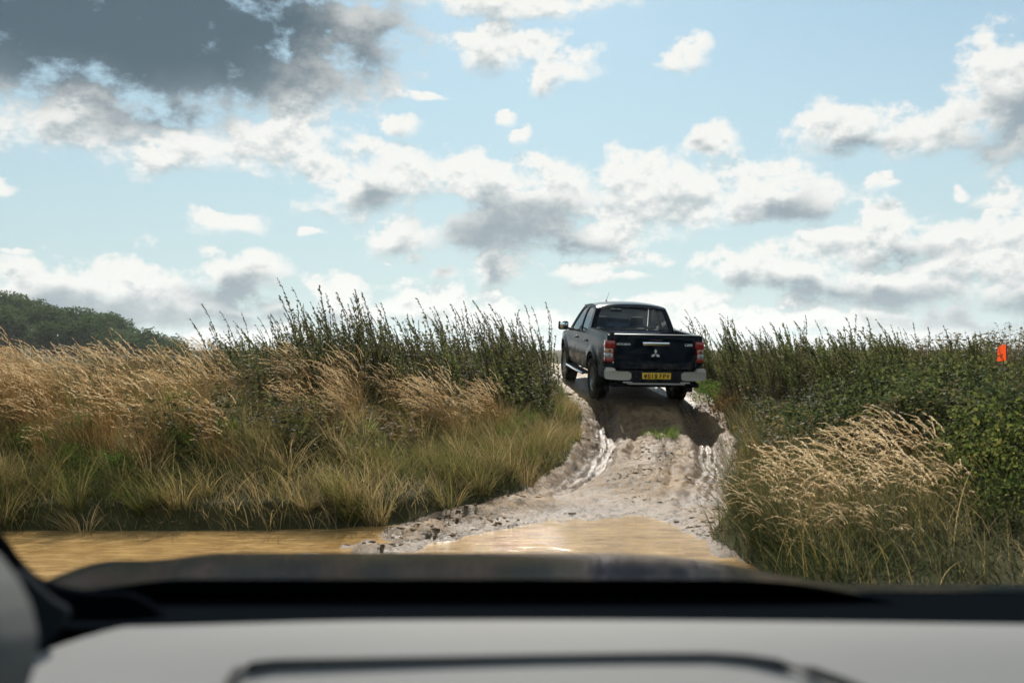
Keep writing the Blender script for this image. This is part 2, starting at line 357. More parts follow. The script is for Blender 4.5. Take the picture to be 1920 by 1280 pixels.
class MB:
    def __init__(s): s.bm = bmesh.new()
    def box(s, x0, x1, y0, y1, z0, z1, taper=None, bevel=0.):
        vs = [s.bm.verts.new((x, y, z)) for x in (x0, x1) for y in (y0, y1) for z in (z0, z1)]
        fs = [s.bm.faces.new([vs[i] for i in f]) for f in ((0, 1, 3, 2), (4, 6, 7, 5), (0, 4, 5, 1), (2, 3, 7, 6), (0, 2, 6, 4), (1, 5, 7, 3))]
        if bevel:
            es = list({e for f in fs for e in f.edges})
            bmesh.ops.bevel(s.bm, geom=es, offset=bevel, segments=2, affect='EDGES', profile=.5)
        return s
    def grid(s, fn, us, vs_, flip=False):
        g = [[s.bm.verts.new(fn(u, v)) for v in vs_] for u in us]
        for i in range(len(us) - 1):
            for j in range(len(vs_) - 1):
                f = [g[i][j], g[i + 1][j], g[i + 1][j + 1], g[i][j + 1]]
                s.bm.faces.new(f[::-1] if flip else f)
        return g
    def tube(s, pts, r, n=8, caps=True):
        rings = []
        for i, p in enumerate(pts):
            p = Vector(p); d = (Vector(pts[min(i + 1, len(pts) - 1)]) - Vector(pts[max(i - 1, 0)])).normalized()
            a = d.orthogonal().normalized(); b = d.cross(a); rr = r[i] if isinstance(r, (list, tuple)) else r
            rings.append([s.bm.verts.new(p + (a * math.cos(t) + b * math.sin(t)) * rr) for t in [2 * math.pi * k / n for k in range(n)]])
        for A, B in zip(rings, rings[1:]):
            for k in range(n): s.bm.faces.new([A[k], A[(k + 1) % n], B[(k + 1) % n], B[k]])
        if caps: s.bm.faces.new(rings[0][::-1]); s.bm.faces.new(rings[-1])
        return s
    def lathe(s, prof, n=40):
        """prof: (x, r) pairs turned about the X axis"""
        rings = [[s.bm.verts.new((x, r * math.cos(2 * math.pi * k / n), r * math.sin(2 * math.pi * k / n))) for k in range(n)] for x, r in prof]
        for A, B in zip(rings, rings[1:]):
            for k in range(n): s.bm.faces.new([A[k], A[(k + 1) % n], B[(k + 1) % n], B[k]])
        return s
    def poly(s, outer, holes, fn, thick=None):
        """flat outline with holes mapped by fn(a, b) to 3-D; thick: second copy moved by that vector, joined along the rims"""
        loops = [outer] + holes
        flat = [p for l in loops for p in l]
        tris = tessellate_polygon([[Vector((p[0], p[1], 0)) for p in l] for l in loops])
        A = [s.bm.verts.new(fn(*p)) for p in flat]
        for t in tris:
            try: s.bm.faces.new([A[i] for i in t])
            except ValueError: pass
        if thick is not None:
            B = [s.bm.verts.new(Vector(fn(*p)) + Vector(thick)) for p in flat]
            for t in tris:
                try: s.bm.faces.new([B[i] for i in t[::-1]])
                except ValueError: pass
            o = 0
            for l in loops:
                for i in range(len(l)):
                    j = (i + 1) % len(l)
                    try: s.bm.faces.new([A[o + i], A[o + j], B[o + j], B[o + i]])
                    except ValueError: pass
                o += len(l)
        return s
    def mirror(s):
        g = bmesh.ops.duplicate(s.bm, geom=s.bm.verts[:] + s.bm.edges[:] + s.bm.faces[:])
        nv = [e for e in g['geom'] if isinstance(e, bmesh.types.BMVert)]; nf = [e for e in g['geom'] if isinstance(e, bmesh.types.BMFace)]
        for v in nv: v.co.x = -v.co.x
        bmesh.ops.reverse_faces(s.bm, faces=nf); return s
    def build(s, name, m, parent=None, smooth=True, angle=35, normals=True):
        if normals: bmesh.ops.recalc_face_normals(s.bm, faces=s.bm.faces[:])
        me = bpy.data.meshes.new(name); s.bm.to_mesh(me); s.bm.free()
        if smooth:
            me.shade_smooth(); me.set_sharp_from_angle(angle=R(angle))
        me.materials.append(m)
        o = bpy.data.objects.new(name, me); COL.objects.link(o)
        if parent: o.parent = parent
        return o
def chaikin(p, n=2):
    for _ in range(n):
        q = []
        for i in range(len(p)):
            a, b = p[i], p[(i + 1) % len(p)]
            q += [(a[0] * .78 + b[0] * .22, a[1] * .78 + b[1] * .22), (a[0] * .22 + b[0] * .78, a[1] * .22 + b[1] * .78)]
        p = q
    return p

# ------------------------------------------------------------------ terrain
def vnoise(x, y, seed=0):
    xi = np.floor(x).astype(np.int64); yi = np.floor(y).astype(np.int64); fx = x - xi; fy = y - yi
    fx = fx * fx * fx * (fx * (fx * 6 - 15) + 10); fy = fy * fy * fy * (fy * (fy * 6 - 15) + 10)
    def h(a, b):
        n = (a * 374761393 + b * 668265263 + seed * 1442695041) & 0xffffffff
        n = ((n ^ (n >> 13)) * 1274126177) & 0xffffffff
        return ((n ^ (n >> 16)) & 0xffff) / 65535.0
    return (h(xi, yi) * (1 - fx) + h(xi + 1, yi) * fx) * (1 - fy) + (h(xi, yi + 1) * (1 - fx) + h(xi + 1, yi + 1) * fx) * fy - .5
def fbm(x, y, seed=0, o=4, g=.5):
    s = 0; a = 1.
    for i in range(o): s = s + a * vnoise(x * 2 ** i, y * 2 ** i, seed + i); a *= g
    return s
LEFT = [(-16, 8.2), (-7, 8.35), (-4.4, 8.45), (-1.5, 8.5), (-.55, 9.1), (.18, 10.5), (.60, 12.2), (.93, 14.5), (1.13, 16.7), (1.13, 18.6), (.85, 21), (.25, 24), (-1.2, 28), (-3.5, 33)]
RIGHT = [(0.2, 34), (2.3, 29), (3.2, 25), (3.65, 21.5), (3.74, 18.7), (3.6, 17), (3.45, 15.2), (3.0, 12.8), (2.1, 9.8), (1.62, 8.2), (1.62, 7.0), (1.75, 5.5), (3, 3), (3, -6), (-16, -6)]
POLY = np.array(LEFT + RIGHT)
def sdist(X, Y):
    X = np.asarray(X, float); Y = np.asarray(Y, float)
    Xw = X + .16 * fbm(X * 1.1, Y * 1.1, 5, 3); Yw = Y + .10 * fbm(X * 1.3, Y * 1.3, 9, 3)
    dmin = np.full(X.shape, 1e9); ins = np.zeros(X.shape, bool)
    for i in range(len(POLY)):
        a, b = POLY[i], POLY[(i + 1) % len(POLY)]
        ex, ey = b - a; px, py = Xw - a[0], Yw - a[1]
        t = np.clip((px * ex + py * ey) / (ex * ex + ey * ey), 0, 1)
        dmin = np.minimum(dmin, np.hypot(px - ex * t, py - ey * t))
        c = ((a[1] > Yw) != (b[1] > Yw))
        with np.errstate(divide='ignore', invalid='ignore'):
            ins ^= c & (Xw < (b[0] - a[0]) * (Yw - a[1]) / (b[1] - a[1] + 1e-12) + a[0])
    return np.where(ins, -dmin, dmin)
def smooth(a, b, x):
    t = np.clip((x - a) / (b - a), 0, 1); return t * t * (3 - 2 * t)
HY_ = [-10, 5, 7, 8.3, 9.0, 9.6, 11, 12, 14, 16, 18, 19, 22, 24, 28, 45]
HZ_ = [-.07, -.08, -.075, -.06, -.02, .03, .055, .07, .115, .235, .53, .665, .925, 1.05, 1.12, 1.12]
XC_Y = [6, 9, 10, 12.4, 15, 16.5, 18, 19, 21.9, 24, 28, 34]
XC_X = [.6, .95, 1.1, 1.72, 2.2, 2.33, 2.4, 2.38, 2.03, 1.7, .7, -1.7]
def xc(Y): return np.interp(Y, XC_Y, XC_X)
def height(X, Y):
    X = np.asarray(X, float); Y = np.asarray(Y, float)
    d = sdist(X, Y)
    base = (np.interp(Y - .35, HY_, HZ_) + np.interp(Y, HY_, HZ_) + np.interp(Y + .35, HY_, HZ_)) / 3
    u = X - xc(Y)
    base = base - .022 * u * smooth(12, 17, Y) * smooth(3, 2, np.abs(u))
    near = smooth(9.2, 12.5, Y)
    wob = .10 * fbm(Y * .5, Y * 0 + 3.3, 12, 2)
    uu = u + wob
    rut = -.13 * (np.exp(-((uu - .76) / .19) ** 4) + np.exp(-((uu + .76) / .19) ** 4)) + .07 * np.exp(-(uu / .30) ** 2) + .06 * np.exp(-((np.abs(uu) - 1.12) / .10) ** 2)
    rut = rut + .060 * fbm(uu * 7., Y * .5, 51, 4) + .010 * np.sin(Y * 50 + np.abs(uu) * 30) * np.exp(-((np.abs(uu) - .76) / .13) ** 4) + .022 * np.sin((np.abs(uu) - .76) * 60) * np.exp(-((np.abs(uu) - .76) / .14) ** 4)
    calm = 1 - .75 * smooth(17.6, 18.6, Y) * smooth(24, 22.5, Y)
    rough = .05 * fbm(X * 1.6, Y * 1.0, 21, 4) + .075 * np.abs(fbm(uu * 4.5, Y * 1.8, 31, 4)) + .030 * fbm(X * 9, Y * 6, 33, 4) - .012
    inside = base + (rut * near + rough * (.35 + .65 * near)) * calm
    # a spit of churned mud parts the left and the right puddle
    sx = np.interp(Y, [6.8, 7.6, 8.6, 9.6, 10.5], [-1.9, -1.15, -.62, .0, .4])
    inside = inside + .115 * np.exp(-((X - sx) / (.42)) ** 2) * smooth(6.6, 7.4, Y) * smooth(10.6, 9.2, Y) * (1 + 1.1 * fbm(X * 3, Y * 3, 44, 3))
    inside = inside + .13 * np.exp(-(((X + 2.95) / .35) ** 2 + ((Y - 6.45) / .3) ** 2))
    inside = inside + .07 * smooth(1.1, 1.7, X) * smooth(10, 8.5, Y)
    top = np.where(u < 0, np.interp(Y, [8, 12, 16, 20, 26], [.66, .82, .98, 1.06, 1.18]), np.interp(Y, [5, 8, 10, 13, 18, 26], [.22, .34, .66, .88, 1.08, 1.18]))
    top = top + .22 * fbm(X * .35, Y * .35, 61, 3) + .10 * fbm(X * 1.1, Y * 1.1, 71, 3)
    S = .30 * smooth(-.02, .32, d) + .70 * smooth(.15, 3.3, d)
    out = inside + (top - inside) * S
    far = smooth(30, 120, np.hypot(X, Y))
    out = out * (1 - far) + .6 * far
    return np.where(d < -.02, inside, out)
def build_terrain():
    def axis(lo, a, b, hi, step, g):
        mid = np.arange(a, b + 1e-6, step); L_ = []; s = step; x = a
        while x > lo: s *= g; x -= s; L_.append(x)
        H = []; s = step; x = b
        while x < hi: s *= g; x += s; H.append(x)
        return np.concatenate([L_[::-1], mid, H])
    xs = axis(-1300, -5.5, 6.0, 1300, .032, 1.18); ys = axis(-150, 6.4, 20.0, 1500, .034, 1.16)
    X, Y = np.meshgrid(xs, ys, indexing='ij')
    Z = height(X, Y); D = sdist(X, Y)
    v = np.stack([X, Y, Z], 2).reshape(-1, 3); ny = len(ys)
    i, j = np.meshgrid(np.arange(len(xs) - 1), np.arange(ny - 1), indexing='ij')
    b = (i * ny + j).ravel(); q = np.stack([b, b + ny, b + ny + 1, b + 1], 1)
    dm = D.ravel()[q].mean(1); cxy = v[q].mean(1)
    mudm = dm < .02
    for nm, msk, m in (('ground', ~mudm, MT['soil']), ('mud_track', mudm, MT['mud'])):
        qq = q[msk]; used, inv = np.unique(qq, return_inverse=True)
        me = from_arrays(nm, v[used], inv.reshape(-1, 4), smooth=True)
        if nm == 'mud_track':
            vx, vy, vz = v[used].T; uu = np.abs(vx - xc(vy) + .10 * fbm(vy * .5, vy * 0 + 3.3, 12, 2))
            wet = np.maximum(.95 * np.exp(-((uu - .76) / .24) ** 4) * smooth(10.2, 12.5, vy), .9 * smooth(.075, .005, vz) * smooth(13, 10, vy)) + .35 * smooth(.35, .0, uu) * smooth(11, 12.5, vy) * smooth(15.2, 14, vy)
            at = me.attributes.new('wet', 'FLOAT', 'POINT'); at.data.foreach_set('value', wet.astype(np.float32))
        tag(link(nm, me, None, m), kind='structure')
    xs2 = np.linspace(-16, 3.2, 60); ys2 = np.linspace(2.5, 10.2, 40)
    X, Y = np.meshgrid(xs2, ys2, indexing='ij'); v = np.stack([X, Y, 0 * X], 2).reshape(-1, 3)
    i, j = np.meshgrid(np.arange(59), np.arange(39), indexing='ij'); b = (i * 40 + j).ravel()
    tag(link('water', from_arrays('water', v, np.stack([b, b + 40, b + 41, b + 1], 1), smooth=True), None, MT['water']), kind='structure')
build_terrain()
def H1(x, y): return float(height(np.array([x]), np.array([y]))[0])

def clods():
    n = 9000
    X = RNG.uniform(-3.2, 4.2, n * 4); Y = RNG.uniform(7.0, 20, n * 4) 
    d = sdist(X, Y); k = (d < .15) & (np.hypot(X - 2.3, Y - 20.3) > 2.2) & (fbm(X * 1.5, Y * 1.5, 88, 3) > .08) & (RNG.random(n * 4) < np.where((Y < 11) & (X < .8), 1., np.where((d > -.35) | (np.abs(X - xc(Y)) < .3), .7, .22)))
    X, Y = X[k][:n], Y[k][:n]; Z = height(X, Y); k = Z > .005; X, Y, Z = X[k], Y[k], Z[k]
    ic = bmesh.new(); bmesh.ops.create_icosphere(ic, subdivisions=1, radius=1)
    bv = np.array([v.co[:] for v in ic.verts]); bf = np.array([[v.index for v in f.verts] for f in ic.faces]); ic.free()
    n = len(X); s = .005 + .019 * RNG.random(n) ** 5
    jit = 1 + .28 * RNG.uniform(-1, 1, (n, len(bv), 1)); sc = s[:, None, None] * np.stack([RNG.uniform(.8, 1.7, n), RNG.uniform(.8, 1.5, n), RNG.uniform(.35, .6, n)], 1)[:, None, :]
    V = bv[None] * jit * sc + np.stack([X, Y, Z + s * .08], 1)[:, None, :]
    F = bf[None] + (np.arange(n) * len(bv))[:, None, None]
    o = link('mud_clods', from_arrays('mud_clods', V.reshape(-1, 3), None, F.reshape(-1, 3), smooth=True), None, MT['mud'])
    tag(o, 'small dark clods of churned mud strewn over the track', 'clods', kind='stuff')
clods()

# ------------------------------------------------------------------ pickup truck
def text_mesh(name, body, size, m, parent, loc, rot=(R(90), 0, 0), sx=1., ext=.004, off=0.):
    cu = bpy.data.curves.new(name, 'FONT'); cu.body = body; cu.size = size; cu.extrude = ext; cu.align_x = 'CENTER'; cu.align_y = 'CENTER'; cu.offset = off
    t = bpy.data.objects.new(name + '_src', cu); COL.objects.link(t)
    bpy.context.view_layer.update()
    me = bpy.data.meshes.new_from_object(t.evaluated_get(bpy.context.evaluated_depsgraph_get()))
    bpy.data.objects.remove(t); bpy.data.curves.remove(cu)
    me.name = name; me.materials.clear(); me.materials.append(m)
    o = bpy.data.objects.new(name, me); COL.objects.link(o); o.parent = parent; o.location = loc; o.rotation_euler = rot; o.scale = (sx, 1, 1)
    return o
def xs(y, z):
    b = np.interp(z, [.40, .52, .62, .75, .92, 1.02, 1.10, 1.18, 1.25, 1.30], [.850, .872, .890, .903, .905, .902, .893, .884, .868, .845])
    w = np.interp(y, [-1.25, -1.12, -.6, 0, 2.6, 3.2, 3.55, 3.87], [.955, .985, .998, 1, 1, .985, .94, .80])
    f = 0
    for yc in (0, 3.0):
        dd = math.hypot(y - yc, z - .42); f += .030 * math.exp(-((dd - .49) / .065) ** 2)
    return b * w + f
def build_truck():
    T = empty('pickup_truck')
    AR, AZ = .475, .415
    def zb(y):
        z = .50 if y > 0 else .56
        for yc in (0, 3.0):
            if abs(y - yc) < AR: z = max(z, AZ + math.sqrt(AR * AR - (y - yc) ** 2))
        return z
    def panel(y0, y1, zt, ny=26, nt=13):
        m = MB(); us = list(np.linspace(y0, y1, ny))
        for yc in (0, 3.0):
            for a in np.linspace(0, math.pi, 17):
                yy = yc + AR * math.cos(a)
                if y0 < yy < y1: us.append(yy)
        us = sorted(us); ts = np.linspace(0, 1, nt)
        def fn(u, t):
            z0 = zb(u); z = z0 + (zt(u) - z0) * t; return (xs(u, z), u, z)
        g = m.grid(fn, us, ts)
        for u, row in zip(us, g): pass
        # turned-in rims so that the panel has thickness
        for col, dz in ((0, .0), (-1, .0)):
            inn = [m.bm.verts.new((r[col].co.x - .045, r[col].co.y, r[col].co.z + dz)) for r in g]
            for i in range(len(g) - 1): m.bm.faces.new([g[i][col], g[i + 1][col], inn[i + 1], inn[i]])
        for r in (g[0], g[-1]):
            inn = [m.bm.verts.new((v.co.x - .045, v.co.y, v.co.z)) for v in r]
            for i in range(len(r) - 1): m.bm.faces.new([r[i], r[i + 1], inn[i + 1], inn[i]])
        return m
    def both(name, make, material, **k):
        out = []
        for sgn in (1, -1):
            m = make()
            if sgn < 0:
                for v in m.bm.verts: v.co.x = -v.co.x
            out.append(m.build(name, material, T, **k))
        return out
    # bed sides with their rail
    def bedside():
        m = panel(-1.19, .405, lambda y: 1.285 + .012 * smooth(-1, .4, y))
        m.grid(lambda u, t: (.848 - .09 * t + (0 if t < .9 else .0), u, 1.288 + .012 * float(smooth(-1, .4, u)) + .012 * math.sin(math.pi * t)), np.linspace(-1.19, .405, 12), np.linspace(0, 1, 5))
        m.grid(lambda u, t: (.758, u, 1.29 - .5 * t), np.linspace(-1.19, .405, 4), [0, 1])
        return m
    both('bed_side', bedside, MT['paint'])
    belt = lambda y: float(np.interp(y, [.4, .62, 1.4, 2.4, 2.9, 3.3, 3.6], [1.20, 1.175, 1.165, 1.135, 1.10, 1.04, .96]))
    for y0, y1, hy in ((.417, 1.395, .62), (1.405, 2.42, 1.60)):
        ds = both('door', lambda: panel(y0, y1, belt), MT['paint'])
        for d_, sg in zip(ds, (1, -1)):
            h = MB(); h.box(sg * .895, sg * .935, hy - .11, hy + .11, 1.035, 1.068, bevel=.01); h.build('handle', MT['paint'], d_)
    both('wing', lambda: panel(2.43, 3.60, belt), MT['paint'])
    # tailgate
    tg = MB()
    def tgf(x, z):
        y = -1.205 - .018 * float(smooth(1.28, 1.22, z)) + .012 * float(smooth(.98, .80, z)) - .014 * math.exp(-((z - 1.225) / .03) ** 2)
        y += .010 * math.exp(-((z - (.86 - .09 * (1 - abs(x) / .74) ** .5)) / .016) ** 2) * float(smooth(.05, .3, abs(x))) 
        return (x, y + .02 * (abs(x) / .74) ** 4, z)
    zs = np.linspace(.69, 1.285, 46); xx = np.linspace(-.745, .745, 31)
    g = tg.grid(tgf, xx, zs)
    for rows, dy in (([r[-1] for r in g], .055), ([r[0] for r in g], .055)):
        inn = [tg.bm.verts.new((v.co.x, v.co.y + dy, v.co.z + (.006 if rows is not None else 0))) for v in rows]
        for i in range(len(rows) - 1): tg.bm.faces.new([rows[i], rows[i + 1], inn[i + 1], inn[i]])
    for r in (g[0], g[-1]):
        inn = [tg.bm.verts.new((v.co.x, v.co.y + .055, v.co.z)) for v in r]
        for i in range(len(r) - 1): tg.bm.faces.new([r[i], r[i + 1], inn[i + 1], inn[i]])
    TG = tg.build('tailgate', MT['paint'], T, angle=50)
    m = MB(); m.box(-.74, .74, -1.152, -1.146, .69, 1.284); m.build('inner_panel', MT['black'], TG)
    m = MB(); m.box(-.745, .745, -1.228, -1.152, 1.289, 1.303, bevel=.006); m.build('top_trim', simple('tailgate_cap', (.10, .12, .13), .35), TG)
    m = MB(); m.box(-.245, .245, -1.262, -1.205, 1.105, 1.172, bevel=.014); H = m.build('handle', MT['chrome'], TG)
    m = MB(); m.box(-.12, .12, -1.247, -1.20, 1.198, 1.208); m.build('brake_light', simple('smoked_red', (.12, .05, .05), .3), TG)
    text_mesh('lettering', 'MITSUBISHI', .047, MT['badge'], TG, (-.585, -1.229, 1.122), sx=1.05, off=.0012)
    text_mesh('lettering', 'L200', .056, MT['badge'], TG, (.600, -1.229, 1.122), sx=1.25, off=.0015)
    lg = MB()
    for a in (90, 210, 330):                       # three diamonds meeting at a point
        c, s_ = math.cos(R(a)), math.sin(R(a)); r = .047
        P = [(0, 0), (c * r - s_ * r * .58 , s_ * r + c * r * .58), (c * 2 * r, s_ * 2 * r), (c * r + s_ * r * .58, s_ * r - c * r * .58)]
        P = [(x * .94 + c * .004, z * .94 + s_ * .004) for x, z in P]
        lg.poly(P, [], lambda x, z: (x, -1.240, .955 + z), (0, .02, 0))
    lg.build('emblem', MT['badge'], TG, smooth=False)
    # rear posts and lamps
    both('rear_post', lambda: MB().box(.752, .868, -1.195, -1.02, .66, 1.283, bevel=.02), MT['paint'])
    for sg in (1, -1):
        lamp = None
        for nm, m_, z0, z1, x0, pr in (('tail_lamp', MT['red'], 1.045, 1.185, .735, .012), ('indicator', MT['amber'], .962, 1.042, .772, .006), ('reversing_lamp', MT['clear'], .885, .959, .772, .006),
                            ('red_reflector', MT['red'], .805, .882, .762, .006), ('side_strip', MT['red'], .885, 1.042, .752, .003)):
            b_ = MB(); x1 = .893 + pr * .6 if nm != 'side_strip' else .7715
            b_.box(x0, x1, -1.222 - pr, -1.03, z0, z1, bevel=.014)
            for v in b_.bm.verts:
                if v.co.x > .86: v.co.y += .05 * (v.co.x - .86) / .04 if v.co.y < -1.1 else 0
                v.co.x *= sg
            o = b_.build(nm, m_, T if lamp is None else lamp)
            if lamp is None: lamp = o
        for zc, m_ in ((1.002, MT['amber']), (.922, MT['chrome'])):
            b_ = MB(); b_.lathe([(-.002, .026), (.004, .020), (.006, .001)], 16); bm_ = b_
            for v in bm_.bm.verts: v.co = Vector((sg * .828 + v.co.y, -1.229 - v.co.x, zc + v.co.z))
            b_.build('bulb', simple('bulb_dark', (.25, .10, .06) if m_ is MT['amber'] else (.3, .3, .3), .2), lamp)
    # rear bumper: black middle, silver ends
    bp = MB(); bp.box(-.72, .72, -1.328, -1.16, .455, .655, bevel=.02); BP = bp.build('rear_bumper', MT['black'], T)
    def corner():
        b_ = MB()
        prof = [(.455, .502), (.455, .650), (.70, .653), (.735, .660), (.755, .708), (.880, .710), (.915, .68), (.918, .535), (.90, .508), (.60, .498)]
        pp = chaikin(prof, 1)
        def f(x, z): return (x, -1.352 + .9 * max(0, x - .80) ** 1.55 - .0 + .035 * max(0, (z - .64)) / .09, z)
        b_.poly(pp, [], f, (0, .11, 0)); return b_
    for sg in (1, -1):
        b_ = corner()
        for v in b_.bm.verts: v.co.x *= sg
        b_.build('bumper_end', MT['silver'], BP, angle=30)
        w_ = MB(); w_.box(.868, .914, -1.26, -.62, .505, .70, bevel=.018)
        for v in w_.bm.verts:
            v.co.z += .0; v.co.x *= sg
            if v.co.y > -.8: v.co.x *= .985
        w_.build('bumper_return', MT['silver'] if False else MT['black'], BP)
    b_ = MB(); b_.box(-.52, .52, -1.385, -1.26, .425, .448, bevel=.008); b_.build('step_trim', MT['silver'], BP)
    for sg in (1, -1):
        b_ = MB(); b_.box(sg * .52 - .085, sg * .52 + .085, -1.387, -1.30, .4485, .472, bevel=.011); b_.build('step_end', MT['silver'], BP)
    b_ = MB(); b_.box(-.80, .80, -1.30, -1.05, .37, .452, bevel=.02); b_.build('valance', MT['under'], BP)
    b_ = MB(); b_.box(-.31, .31, -1.346, -1.33, .50, .655, bevel=.006); b_.build('plate_recess', MT['black'], BP)
    b_ = MB(); b_.box(-.26, .26, -1.356, -1.3465, .522, .633, bevel=.003); PL = b_.build('number_plate', MT['plate'], T)
    GL = {'W': [[(0, 1), (.22, 0), (.5, .75), (.78, 0), (1, 1)]], 'S': [[(1, .80), (.8, 1), (.2, 1), (0, .82), (0, .62), (.2, .52), (.8, .48), (1, .36), (1, .18), (.8, 0), (.2, 0), (0, .2)]], '1': [[(.5, 0), (.5, 1), (.18, .84)]],
          '9': [[(0, .17), (.2, 0), (.8, 0), (1, .2), (1, .8), (.8, 1), (.2, 1), (0, .8), (0, .6), (.2, .42), (1, .42)]], 'F': [[(0, 0), (0, 1), (1, 1)], [(0, .52), (.8, .52)]], 'P': [[(0, 0), (0, 1), (.8, 1), (1, .85), (1, .6), (.8, .45), (0, .45)]], 'V': [[(0, 1), (.5, 0), (1, 1)]]}
    pen = -.218; cw, chh, sw = .036, .066, .0072
    for chx in 'WS19 FPV':
        if chx == ' ': pen += .030; continue
        lt = MB()
        for ln in GL[chx]:
            for kx, ((x0, z0), (x1, z1)) in enumerate(zip(ln, ln[1:])):
                a_ = Vector((pen + x0 * cw, 0, .544 + z0 * chh)); b_2 = Vector((pen + x1 * cw, 0, .544 + z1 * chh)); d_ = (b_2 - a_).normalized(); nn = Vector((-d_.z, 0, d_.x)) * sw; a_ -= d_ * sw * .6; b_2 += d_ * sw * .6
                yy = Vector((0, -1.3575 - .0002 * kx, 0)); lt.bm.faces.new([lt.bm.verts.new(q_ + yy) for q_ in (a_ + nn, b_2 + nn, b_2 - nn, a_ - nn)])
        lo = lt.build('letter', MT['ink'], PL, smooth=False); lo['kind'] = 'stuff'; pen += cw + .0265
    # cab: sides with window openings, rear wall, roof, windscreen
    ZX = ([1.08, 1.16, 1.30, 1.50, 1.66, 1.70, 1.74], [.872, .868, .828, .765, .706, .688, .655])
    side = lambda y, z: (float(np.interp(z, *ZX)), y, z)
    def dense(p, s=.05):
        q = []
        for i in range(len(p)):
            a, b = p[i], p[(i + 1) % len(p)]; n = max(1, int(math.hypot(b[0] - a[0], b[1] - a[1]) / s))
            q += [(a[0] + (b[0] - a[0]) * t / n, a[1] + (b[1] - a[1]) * t / n) for t in range(n)]
        return q
    outer = dense([(.43, 1.15), (.50, 1.26), (.585, 1.46), (.65, 1.62), (.70, 1.685), (.80, 1.715), (1.1, 1.735), (1.45, 1.735), (1.7, 1.71), (1.88, 1.65), (2.15, 1.455), (2.45, 1.215), (2.58, 1.09), (2.42, 1.115), (1.4, 1.145)])
    w1 = dense(chaikin([(1.475, 1.185), (2.24, 1.158), (2.36, 1.185), (2.10, 1.415), (1.86, 1.60), (1.68, 1.668), (1.475, 1.690)], 2), .06)
    w2 = dense(chaikin([(1.40, 1.187), (.98, 1.200), (.80, 1.235), (.725, 1.33), (.735, 1.45), (.80, 1.63), (.88, 1.678), (1.40, 1.690)], 2), .06)
    def cabside():
        return MB().poly(outer, [w1, w2], side, (-.04, 0, 0))
    for sg in (1, -1):
        c = cabside()
        for v in c.bm.verts: v.co.x *= sg
        CS = c.build('cab_side', MT['paint'], T, angle=25)
        for wd in (w1, w2):
            g_ = MB().poly(wd, [], lambda y, z: (sg * (side(y, z)[0] - .018), y, z)); g_.build('side_window', MT['sideglass'], CS)
            cc = (sum(p[0] for p in wd) / len(wd), sum(p[1] for p in wd) / len(wd))
            inner = [(p[0] + (cc[0] - p[0]) * .035, p[1] + (cc[1] - p[1]) * .06) for p in wd]
            MB().poly(wd, [inner], lambda y, z: (sg * (side(y, z)[0] - .006), y, z)).build('window_seal', MT['black'], CS)
    ry = lambda z: .455 + max(0, z - 1.15) * .43
    RO = chaikin([(-.845, 1.10), (.845, 1.10), (.79, 1.40), (.715, 1.62), (.66, 1.705), (-.66, 1.705), (-.715, 1.62), (-.79, 1.40)], 1)
    RW = dense(chaikin([(-.735, 1.215), (.735, 1.215), (.70, 1.36), (.615, 1.655), (.55, 1.678), (-.55, 1.678), (-.615, 1.655), (-.70, 1.36)], 2), .08)
    rear = lambda x, z: (x, ry(z) - .03 * (1 - (x / .85) ** 2), z)
    RWALL = MB().poly(dense(RO, .08), [RW], rear, (0, .03, 0)).build('cab_rear', MT['paint'], T, angle=25)
    MB().poly(RW, [], lambda x, z: (x, rear(x, z)[1] + .006, z)).build('rear_window', MT['tint'], RWALL)
    MB().grid(lambda x, z: (x, .43, z), [-.84, .84], [.72, 1.11]); b_ = MB(); b_.box(-.84, .84, .415, .445, .70, 1.105); b_.build('cab_bulkhead', MT['paint'], RWALL)
    rail = lambda y: float(np.interp(y, [.62, .70, .80, 1.1, 1.45, 1.7, 1.88], [1.672, 1.697, 1.716, 1.736, 1.736, 1.711, 1.651]))
    rw = lambda y: float(np.interp(rail(y), *ZX)) - .002
    rf = MB()
    rf.grid(lambda y, t: (rw(y) * t, y - .028 * (1 - t * t) * (1 if y < .75 else 0) + .05 * (1 - t * t) * (1 if y > 1.8 else 0), rail(y) + .058 * (1 - abs(t) ** 2.6) * (1 if y > .68 else .6)), [.625, .66, .70, .76, .85, 1.0, 1.2, 1.4, 1.6, 1.75, 1.88], np.linspace(-1, 1, 19))
    RF = rf.build('roof', MT['paint'], T, angle=60)
    an = MB(); an.tube([(-.30, 1.62, 1.775), (-.30, 1.60, 1.80)], .014, 8); an.tube([(-.30, 1.60, 1.80), (-.275, 1.47, 1.965)], [.004, .0025], 6); an.build('aerial', MT['black'], RF)
    ws = MB()
    def wsf(x, t):
        y = 1.90 + (2.60 - 1.90) * t + .10 * (1 - x * x); z = 1.700 + (1.115 - 1.700) * t; hw = .672 + (.835 - .672) * t
        return (x * hw, y, z)
    ws.grid(wsf, np.linspace(-1, 1, 13), np.linspace(0, 1, 6)); ws.build('windscreen', MT['clearglass'], T)
    hd = MB()
    hd.grid(lambda y, t: (t * float(np.interp(y, [2.5, 3.2, 3.72], [.86, .83, .72])), y - .0 + .10 * (1 - t * t) * (1 if y > 3.6 else 0), belt(min(y, 3.6)) - .01 + .065 * (1 - abs(t) ** 3)), np.linspace(2.5, 3.72, 10), np.linspace(-1, 1, 13))
    hd.build('bonnet', MT['paint'], T, angle=60)
    b_ = MB(); b_.box(-.80, .80, 3.60, 3.80, .42, .98, bevel=.06); FB = b_.build('front_bumper', MT['paint'], T)
    b_ = MB(); b_.box(-.42, .42, 3.79, 3.82, .62, .92, bevel=.01); b_.build('grille', MT['black'], FB)
